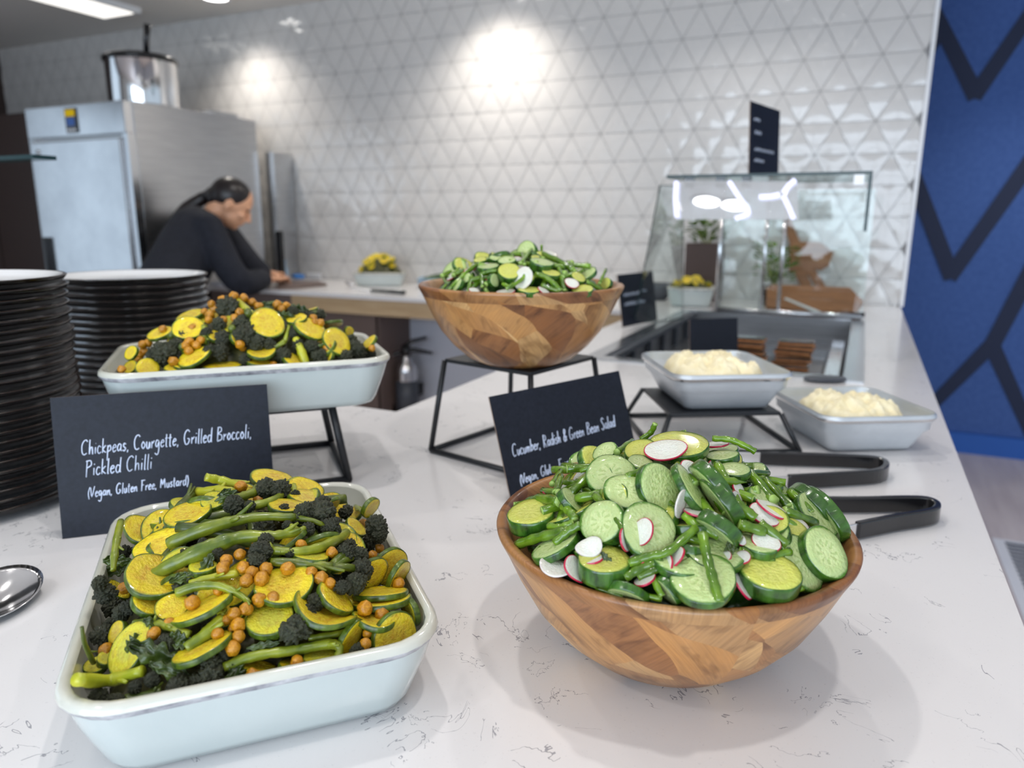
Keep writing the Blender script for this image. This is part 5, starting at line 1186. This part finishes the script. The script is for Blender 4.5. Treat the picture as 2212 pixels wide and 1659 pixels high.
def quad_plate(mb, q, th, mat=0, edge=1):
    n = (q[1] - q[0]).cross(q[3] - q[0]).normalized() * th; b = [p + n for p in q]
    mb.add(q + b, [(3, 2, 1, 0), (4, 5, 6, 7)], mat); mb.add(q + b, [(0, 1, 5, 4), (1, 2, 6, 5), (2, 3, 7, 6), (3, 0, 4, 7)], edge)
def guard():
    t = empty('glass_guard', (-.26, 2.6, CT + .004), 'clear glass sneeze guard with a green-edged top shelf over the chilled well', 'sneeze guard')
    G_ = ['glass', 'glass_edge']; zt = 1.29 + .114; y0, y1 = 2.10, 2.52; x0 = hity(1440, 382, y0).x; x1 = hity(1885, 380, y0).x
    V = lambda *a: Vector(a)
    mb = MB(); quad_plate(mb, [V(x0, y0, zt), V(x1, y0, zt), V(x1, y1, zt), V(x0, y1, zt)], .008); mb.build('top_shelf', G_, t, None, False)
    zf = hity(1876, 500, y0).z
    mb = MB(); quad_plate(mb, [V(x1 - .008, y0, zf), V(x1 - .008, y1, zf), V(x1 - .008, y1, zt - .001), V(x1 - .008, y0, zt - .001)], .008); mb.build('side_fin', G_, t, None, False)
    q = [hit(1370, 700, CT + .005), hity(1427, 402, y0), hity(1477, 402, 3.02), hit(1476, 690, CT + .005)]
    mb = MB(); quad_plate(mb, q, .006); mb.build('left_pane', G_, t, None, False)
    Y = 3.06; a, b = hity(1550, 690, Y), hity(1862, 690, Y)
    mb = MB(); quad_plate(mb, [V(a.x, Y, CT + .005), V(b.x, Y, CT + .005), V(b.x, Y, zt), V(a.x, Y, zt)], .006); mb.build('back_pane', G_, t, None, False)
    for px, r in ((1551, .008), (1648, .006), (1686, .007)):
        p = hity(px, 600, Y - .012); mb = MB(); mb.tube([(p.x, p.y, CT + .0042), (p.x, p.y, zt - .002)], r, 12); mb.build('post', ['chrome'], t)
    mb = MB(); mb.tube([(a.x, Y - .012, CT + .016), (b.x, Y - .012, CT + .016)], .010, 12); mb.build('foot_rail', ['steel_h'], t)
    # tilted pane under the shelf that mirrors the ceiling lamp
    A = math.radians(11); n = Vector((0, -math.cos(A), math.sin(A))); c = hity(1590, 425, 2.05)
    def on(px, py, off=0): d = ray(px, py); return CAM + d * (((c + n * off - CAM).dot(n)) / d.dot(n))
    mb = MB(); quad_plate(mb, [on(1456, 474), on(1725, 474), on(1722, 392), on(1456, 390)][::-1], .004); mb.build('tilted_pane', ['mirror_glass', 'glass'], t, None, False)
    for pts in ([(1461, 392), (1459, 430), (1462, 468)], [(1575, 392), (1596, 425), (1616, 455), (1606, 466), (1588, 472)], [(1692, 416), (1704, 400), (1718, 388)], [(1692, 423), (1704, 448), (1714, 472)], [(1684, 420), (1664, 424), (1640, 425)]):  # mirrored light shapes built as glowing tubes, not lamps of the guard
        mb = MB(); mb.tube(bez([on(*p, off=.012) for p in pts], 5), .0062, 8); mb.build('reflection_strip', ['emit_glint'], t)
    for px in (1489, 1556, 1612, 1855):
        p = hity(px, 396, y0 + .004); mb = MB(); mb.box((p.x - .012, y0, zt - .026), (p.x + .012, y0 + .02, zt)); mb.build('clip', ['black_plastic' if px < 1700 else 'white_trim'], t, None, False)
guard()
def scribble(t, BL, e, u, nf, rows, pen):
    mb = MB(); r = random.Random(len(rows))
    for x0, y0, w, hgt in rows:
        P = []
        for i in range(int(w / .0035)): P.append(BL + e * (x0 + i * .0035) + u * (y0 + (hgt if i % 2 else 0) * r.uniform(.5, 1)) + nf * .0004)
        mb.tube(P, pen, 5)
    mb.build('handwriting', ['chalk'], t)
def small_card(BL, th, lean, w, h, label, rows=(), zb=None):
    BL = Vector(BL); t = card('menu_card', BL, math.radians(th), math.radians(lean), w, h, label)
    th, lean = math.radians(th), math.radians(lean); e = Vector((math.cos(th), math.sin(th), 0)); nb = Vector((-math.sin(th), math.cos(th), 0)); u = Vector((0, 0, math.cos(lean))) + nb * math.sin(lean)
    nf = e.cross(u).normalized(); nf = nf if nf.dot(CAM - BL) > 0 else -nf
    if rows: scribble(t, BL, e, u, nf, rows, .0011)
small_card((-.729, 2.436, CT + .006), 77, 9.2, .257, .182, 'dark menu card standing at the left end of the chilled well behind the wooden bowl', ((.03, .105, .12, .012), (.16, .112, .04, .008), (.03, .072, .15, .012)))
small_card((-.401, 1.985, CT + .006), 38.6, 8.8, .145, .102, 'small blank dark card standing inside the chilled well behind the raised pan')
p = hity(1614, 380, 2.2)
small_card((p.x + .004, 2.2, 1.29 + .1225), 77, 3, .24, .198, 'tall dark menu card standing on top of the glass guard', ((.03, .15, .05, .010), (.04, .115, .05, .010), (.04, .07, .16, .010), (.04, .04, .08, .010)))

# ------------------------------------------------------------------ behind the glass, by the tiled wall
def plate_poly(mb, pts, th, back):
    """thick board from an outline; back: unit direction of the thickness"""
    n = len(pts); b = [p + back * th for p in pts]
    mb.add(pts + b, [tuple(range(n)), tuple(range(2 * n - 1, n - 1, -1))] + [(i, (i + 1) % n, n + (i + 1) % n, n + i)[::-1] for i in range(n)])
def lean_board(px, ylow, zlow, slope, label, mat='board_wood'):
    """outline on a plane leaning back: y = ylow + slope * (z - zlow)"""
    n = Vector((0, -1, slope)).normalized(); o = Vector((0, ylow, zlow)); P = []
    for x, y in px: d = ray(x, y); P.append(CAM + d * ((o - CAM).dot(n) / d.dot(n)))
    mb = MB(); plate_poly(mb, P, .022, -n); lo = min(P, key=lambda p: p.z)
    return tag(mb.build('wooden_board', [mat], None, (lo.x, lo.y, lo.z), False, .003), label, 'wooden board')
lean_board([(1654, 660), (1656, 622), (1668, 614), (1836, 620), (1866, 650), (1850, 672), (1760, 673)], 3.18, CT + .022, 1.6, 'low brown wooden serving board propped up behind the chilled well')
lean_board([(1704, 585), (1706, 527), (1690, 474), (1706, 470), (1728, 522), (1772, 523), (1800, 545), (1790, 574), (1772, 584), (1760, 580), (1790, 628), (1772, 634), (1742, 588), (1764, 640), (1742, 648), (1716, 590)], 3.56, CT + .06, .18, 'brown paddle-shaped serving board standing upright against the tiled wall')
def spatula():
    a, b, c = hit(1697, 646, CT + .09), hit(1782, 681, CT + .022), hit(1868, 683, CT + .020)
    b = hity(1782, 680, 3.06); c = hity(1868, 680, 3.06); a = hity(1697, 645, 3.13)
    t = empty('serving_knife', b, 'serving knife with clear blade and black handle resting on the guard rail', 'serving knife')
    mb = MB(); mb.tube([a, a.lerp(b, .8), b], [.012, .014, .008], 10, 0, True, .35); mb.build('blade', ['white_trim'], t)
    mb = MB(); mb.tube([b, c], [.008, .010], 10); mb.build('handle', ['black_plastic'], t)
spatula()
def leafy(c, r, h, n, name, label, potr, poth, pm, sq=False):
    t = empty(name, c, label, 'potted plant'); T = Matrix.Translation(c)
    if sq: box('pot', (c[0] - potr, c[1] - potr, c[2]), (c[0] + potr, c[1] + potr, c[2] + poth), pm, t, .003)
    else:
        mb = MB(); mb.lathe([(0, 0), (potr * .8, 0), (potr, poth), (potr * .9, poth), (potr * .85, poth * .9), (0, poth * .9)], 24, 0, T); mb.build('pot', [pm], t)
    r_ = random.Random(n); mb = MB()
    for i in range(n):
        q = r_.uniform(0, 6.28); rr = r * math.sqrt(r_.random()); p = Vector(c) + Vector((rr * math.cos(q), rr * math.sin(q), poth + h * r_.uniform(.1, 1)))
        d = Vector((math.cos(q), math.sin(q), r_.uniform(-.2, .8))).normalized(); s = d.cross(Vector((0, 0, 1))).normalized(); L = r_.uniform(.03, .05); w = L * .35; up = s.cross(d)
        mb.add([p, p + d * L * .5 + s * w + up * .004, p + d * L, p + d * L * .5 - s * w + up * .004, p + d * L * .5 + up * -.003], [(0, 1, 4), (1, 2, 4), (2, 3, 4), (3, 0, 4)])
    o = mb.build('leaves', [MAT['bean']], t, None, False)
    mb = MB()
    for i in range(6): q = i; mb.tube([Vector(c) + Vector((0, 0, poth * .8)), Vector(c) + Vector((r * .5 * math.cos(q), r * .5 * math.sin(q), poth + h * .6))], .003, 6)
    mb.build('stems', [MAT['stem']], t)
p = hity(1516, 660, 3.50); leafy((p.x, 3.50, CT + .0005), .075, .10, 90, 'boxed_plant', 'green plant in a tall dark brown square planter behind the glass guard', .075, hity(1516, 525, 3.5).z - CT, 'planter', True)
p = hity(1668, 640, 3.30); leafy((p.x - .01, 3.42, CT + .0005), .075, .17, 110, 'potted_herb', 'bushy light green herb in a small dark pot behind the glass guard', .05, .09, 'black_plastic')
def small_dish(c, ed, w, l, h, label, food, mats=('dish', 'dish_in', 'dish_line'), n=14, seed=1, top=.05, grp=None, flab=None):
    roast_dish('serving_dish', c, ed, CT + .0005, w, l, h, label, mats, None, .016, .03, .006)
    hp = Heap('x', label, c, ed, w / 2 - .016, l / 2 - .016, CT + h, top, -.012); r_ = random.Random(seed)
    under(hp, food[0], 'dish_filling', 'heaped food filling the %s' % label[:60].split(',')[0], 'food', .008, CT + .02)
    for i in range(n):
        u, v = r_.uniform(-.8, .8), r_.uniform(-.8, .8); p_ = hp.world(u, v, .004); nn = Vector((r_.gauss(0, .5), r_.gauss(0, .5) - .6, .8)).normalized()
        o = make_slice(food[1], p_, Vector((1, r_.uniform(-.5, .5), 0)), nn, r_.uniform(.017, .023), .006, .1); o['label'] = flab; o['group'] = grp
small_dish((-2.475, 3.475), (.90, .44), .285, .20, .075, 'pale green-grey serving dish heaped with courgettes on the back counter', ('under_cour', 'cour'), n=34, seed=3, top=.085, grp='courgettes in the back counter dish', flab='yellow courgette slice heaped in the pale dish on the back counter')
def away_tray():
    c = (-2.05, 3.50); roast_dish('blue_tray', c, (.9, .44), CT + .0005, .32, .20, .055, 'pale blue tray of dark leaves on the back counter left of the raised bowl', ('pale_blue', 'pale_blue', 'dark_grey'), None, .014, .03, .006)
    hp = Heap('x', '', c, (.9, .44), .145, .085, CT + .055, .025, -.006); under(hp, 'under_cuc', 'leafy_filling', 'dark green leaves filling the pale blue tray on the back counter', 'leaves', .004, CT + .02)
MAT['pale_blue'] = plain('pale_blue_glaze', srgb(160, 186, 208), 0.25)
away_tray()
p = hity(1497, 660, 3.22); small_dish((p.x - .02, 3.26), (1, .1), .20, .15, .085, 'grey-beige serving dish with yellow food behind the glass guard', ('under_cour', 'cour'), n=12, seed=5, top=.03, grp='slices in the dish behind the glass', flab='yellow slice heaped in the grey-beige dish behind the glass guard')
p = hity(1440, 640, 3.40); mb = MB(); mb.lathe([(0, 0), (.035, 0), (.075, .05), (.082, .075), (.078, .076), (.07, .05), (.03, .006), (0, .006)], 36, 0, Matrix.Translation((p.x - .05, 3.44, CT + .0005)))
tag(mb.build('grey_bowl', ['dark_grey'], None, (p.x - .05, 3.44, CT)), 'dark grey bowl on the counter between the menu card and the glass', 'bowl')

# ------------------------------------------------------------------ on the back counter
def far_tongs():
    a, b, c = hit(750, 617, CT + .012), hit(803, 627, CT + .012), hit(874, 632, CT + .012); t = empty('slotted_tongs', b, 'silver utensil with black handle lying on the back counter before the courgette dish', 'utensil')
    d = (b - a).normalized(); s_ = Vector((-d.y, d.x, 0))
    mb = MB(); mb.tube([b, c], [.010, .013], 10, 0, True, .8); mb.build('handle', ['black_plastic'], t)
    mb = MB(); bar(mb, [a.lerp(b, .2), b], .022, .008, CT + .001); mb.build('shank', ['white_trim'], t, None, False)
    mb = MB()
    for i in range(4): mb.sphere(a + d * (i * .022) + Vector((0, 0, .012)), .013, 12, 8)
    mb.build('spring', ['chrome'], t)
far_tongs()
mb = MB(); plate_poly(mb, [hit(x, y, CT + .012) for x, y in ((600, 622), (640, 620), (706, 613), (688, 606), (598, 608))], .011, Vector((0, 0, -1))); o = mb.build('cutting_board', ['brown_panel'], None, hit(640, 615, CT + .001), False); tag(o, 'thin brown cutting board under the hands of the person', 'cutting board')
def cloth(px, r, mat, name, label):
    p = hit(*px, CT + .02); mb = MB(); mb.sphere((p.x, p.y, CT + .016 + (.012 if mat == 'blue_cloth' else 0)), (r, r * .7, .015), 24, 14)
    o = mb.build(name, [mat], None, (p.x, p.y, CT)); me = o.data
    for v in me.vertices: v.co += Vector((noise.noise(v.co * 40), noise.noise(v.co * 40 + Vector((9, 0, 0))), noise.noise(v.co * 30) * .5)) * .012
    for v in me.vertices: v.co.z = max(v.co.z, .0145 if mat == 'blue_cloth' else .001)
    tag(o, label, 'cloth')
cloth((645, 600), .045, 'blue_cloth', 'blue_cloth', 'crumpled blue cloth by the hands of the person')
cloth((478, 612), .07, 'white_panel', 'pale_cloth', 'pale folded cloth at the left end of the back counter')
p = hit(688, 601, CT); tag(box('white_tub', (p.x - .07, p.y - .04, CT + .0005), (p.x + .05, p.y + .05, CT + .035), 'white_trim', None, .006), 'low white plastic tub on the back counter right of the hands', 'tub')
p = hit(618, 607, CT); mb = MB(); mb.lathe([(0, 0), (.018, 0), (.018, .07), (.008, .085), (.008, .11), (.011, .112), (.011, .125), (0, .125)], 20, 0, Matrix.Translation((p.x, min(p.y, 3.6), CT + .0005))); tag(mb.build('small_bottle', ['pale_blue'], None, (p.x, min(p.y, 3.6), CT)), 'small pale bottle standing behind the hands of the person', 'bottle')
def shelf():
    t = empty('glass_shelf', (-1.80, 1.06, CT), 'clear green-edged glass shelf above the plates at the left edge', 'glass shelf'); y = 1.00; a = hity(122, 341, y + .05); z = a.z
    mb = MB(); V = lambda *q: Vector(q); quad_plate(mb, [V(-2.06, y, z - .005), V(a.x, y, z - .005), V(a.x, y + .05, z - .005), V(-2.06, y + .05, z - .005)], .0085); mb.build('shelf', ['glass', 'glass_edge'], t, None, False)
    mb = MB(); mb.tube([(-1.90, y + .025, CT + .0005), (-1.90, y + .025, z - .005)], .012, 12); mb.build('post', ['chrome'], t)
shelf()

# ------------------------------------------------------------------ the person working at the back counter
def person():
    r, u, d = vframe(470, 500)[1], vframe(470, 500)[2], vframe(470, 500)[0]
    hip = pd(352, 650, 3.45); c = pd(499, 440, 3.75)
    tl = math.radians(30); F = (r * math.cos(tl) - u * math.sin(tl)).normalized(); U = (u * math.cos(tl) + r * math.sin(tl)).normalized(); S = -d     # S points to the viewer
    M = Matrix((S, F, U)).transposed()
    Q = lambda f, s_, w: c + F * f + S * s_ + U * w
    body = MB()
    body.sphere(Q(-.005, 0, .022), (.078, .100, .100), 24, 16, 0, M)
    body.sphere(Q(.030, 0, -.050), (.056, .066, .066), 20, 14, 0, M)
    body.sphere(Q(.062, 0, -.092), (.026, .026, .022), 14, 10, 0, M)            # chin
    body.tube([Q(.092, 0, .008), Q(.104, 0, -.012), Q(.117, 0, -.034), Q(.098, 0, -.042)], [.010, .011, .014, .010], 10)   # nose
    body.sphere(Q(.090, 0, -.060), (.024, .012, .007), 12, 8, 0, M); body.sphere(Q(.087, 0, -.070), (.022, .012, .008), 12, 8, 0, M)   # lips
    for s_ in (-1, 1):
        body.sphere(Q(.068, .040 * s_, -.030), (.024, .024, .022), 12, 8, 0, M)      # cheeks
        body.sphere(Q(.084, .030 * s_, .022), (.024, .012, .009), 12, 8, 0, M)       # brow
        body.sphere(Q(-.008, .080 * s_, -.012), (.010, .020, .032), 14, 10, 0, M)    # ears
    neck = pd(462, 470, 3.76)
    body.tube([Q(-.03, 0, -.03), Q(-.045, 0, -.085), neck], [.056, .052, .062], 16)
    # arms and hands
    arms = []
    for sh, el, wr, kn, dd in ((pd(448, 492, 3.62), pd(512, 603, 3.60), pd(583, 603, 3.88), pd(606, 602, 3.98), 0), (pd(470, 490, 3.92), pd(545, 578, 3.92), pd(572, 590, 4.05), pd(596, 592, 4.10), 1)):
        body.tube([sh, el, wr], [.045, .036, .026], 12); arms.append((sh, el, wr))
        t = (kn - wr).normalized(); side = t.cross(Vector((0, 0, 1))).normalized(); up = side.cross(t)
        body.sphere(wr.lerp(kn, .55), (.040, .048, .018), 16, 10, 0, Matrix((side, t, up)).transposed())
        for i, (o, L) in enumerate(((-.030, .060), (-.010, .070), (.010, .066), (.028, .050))):
            b = kn + side * o + t * .004
            body.tube([b - t * .02, b + t * L * .45 + up * .006, b + t * L * .8 - up * .012, b + t * L * .9 - up * .028], [.0095, .009, .008, .0065], 8)
        b = wr.lerp(kn, .35) + side * (-.036 if dd == 0 else .036); sg = -1 if dd == 0 else 1
        body.tube([b, b + t * .03 + side * sg * .016 - up * .008, b + t * .058 + side * sg * .012 - up * .022], [.012, .010, .008], 8)
    ch = pd(428, 508, 3.70); mid = pd(388, 575, 3.58)
    body.tube([hip, mid, ch, neck], [.10, .10, .105, .05], 16)
    hx = Vector((F.x, F.y, 0)).normalized(); sd = Vector((S.x, S.y, 0)).normalized()
    legs = []
    for s_ in (-1, 1):
        k = hip + sd * (.085 * s_) + hx * .03; k.z = .50; a = hip + sd * (.09 * s_) - hx * .04; a.z = .09; legs.append((hip + sd * (.08 * s_), k, a))
        body.tube([hip + sd * (.08 * s_), k, a], [.07, .05, .038], 12)
    root = body.build('person', ['skin'], None, (hip.x, hip.y, 0)); m = root.modifiers.new('remesh', 'REMESH'); m.mode = 'VOXEL'; m.voxel_size = .0055; m.use_smooth_shade = True
    sm = root.modifiers.new('smooth', 'SMOOTH'); sm.iterations = 4; sm.factor = .5
    tag(root, 'person in a dark navy jacket with a long dark ponytail, leaning over the back counter', 'person')
    hair = MB(); hair.sphere(Q(-.020, 0, .036), (.086, .102, .094), 28, 18, 0, M)
    hair.sphere(Q(-.075, 0, .002), (.050, .050, .058), 18, 12, 0, M)
    hair.tube(bez([Q(-.10, 0, .01), pd(440, 428, 3.76), pd(405, 450, 3.75), pd(378, 482, 3.74), pd(358, 508, 3.73)], 4), [.028] * 4 + [.034] * 4 + [.036] * 4 + [.028] * 4 + [.010], 12)
    h = hair.build('hair', ['hair'], root); m = h.modifiers.new('remesh', 'REMESH'); m.mode = 'VOXEL'; m.voxel_size = .007; m.use_smooth_shade = True
    for s_ in (-1, 1): e = MB(); e.sphere(Q(.0865, .030 * s_, .008), (.014, .008, .004), 12, 8, 0, M); e.build('eye', ['hair'], root)
    jk = MB(); jk.tube(bez([hip + Vector((0, 0, -.10)), hip, mid, ch, pd(452, 480, 3.76), neck], 4), [.150, .150, .150, .148, .148, .148, .148, .148, .148, .148, .150, .150, .150, .142, .130, .120, .105, .095, .08, .072, .066], 18)
    for sh, el, wr in arms:
        jk.sphere(sh, .072, 16, 10); jk.tube(bez([ch.lerp(sh, .4), sh, el, wr.lerp(el, .18)], 5), [.075] * 5 + [.082, .078, .075, .073, .071, .070, .069, .067, .063, .058, .050], 14)
    j = jk.build('jacket', ['jacket'], root); m = j.modifiers.new('remesh', 'REMESH'); m.mode = 'VOXEL'; m.voxel_size = .010; m.use_smooth_shade = True
    sm = j.modifiers.new('smooth', 'SMOOTH'); sm.iterations = 6; sm.factor = .5
    tr = MB()
    for a, k, b in legs: tr.tube([a, k, b], [.098, .070, .058], 14)
    tr.sphere(hip, .14, 18, 12); t_ = tr.build('trousers', ['trousers'], root); m = t_.modifiers.new('remesh', 'REMESH'); m.mode = 'VOXEL'; m.voxel_size = .012; m.use_smooth_shade = True
    for a, k, b in legs:
        s2 = MB(); f = b.copy(); f.z = .002
        s2.loft([[f + hx * x + sd * y + Vector((0, 0, z)) for x, y in ((-.07, -.035), (.05, -.042), (.17, -.03), (.19, 0), (.17, .03), (.05, .042), (-.07, .035), (-.085, 0))] for z in (0, .03)] + [[f + hx * x * .75 + sd * y * .9 + Vector((0, 0, .10 if x < .08 else .055)) for x, y in ((-.07, -.035), (.05, -.042), (.17, -.03), (.19, 0), (.17, .03), (.05, .042), (-.07, .035), (-.085, 0))]])
        s2.build('shoe', ['black_plastic'], root)
person()
for o in bpy.data.objects:
    if '_o' in o: del o['_o']
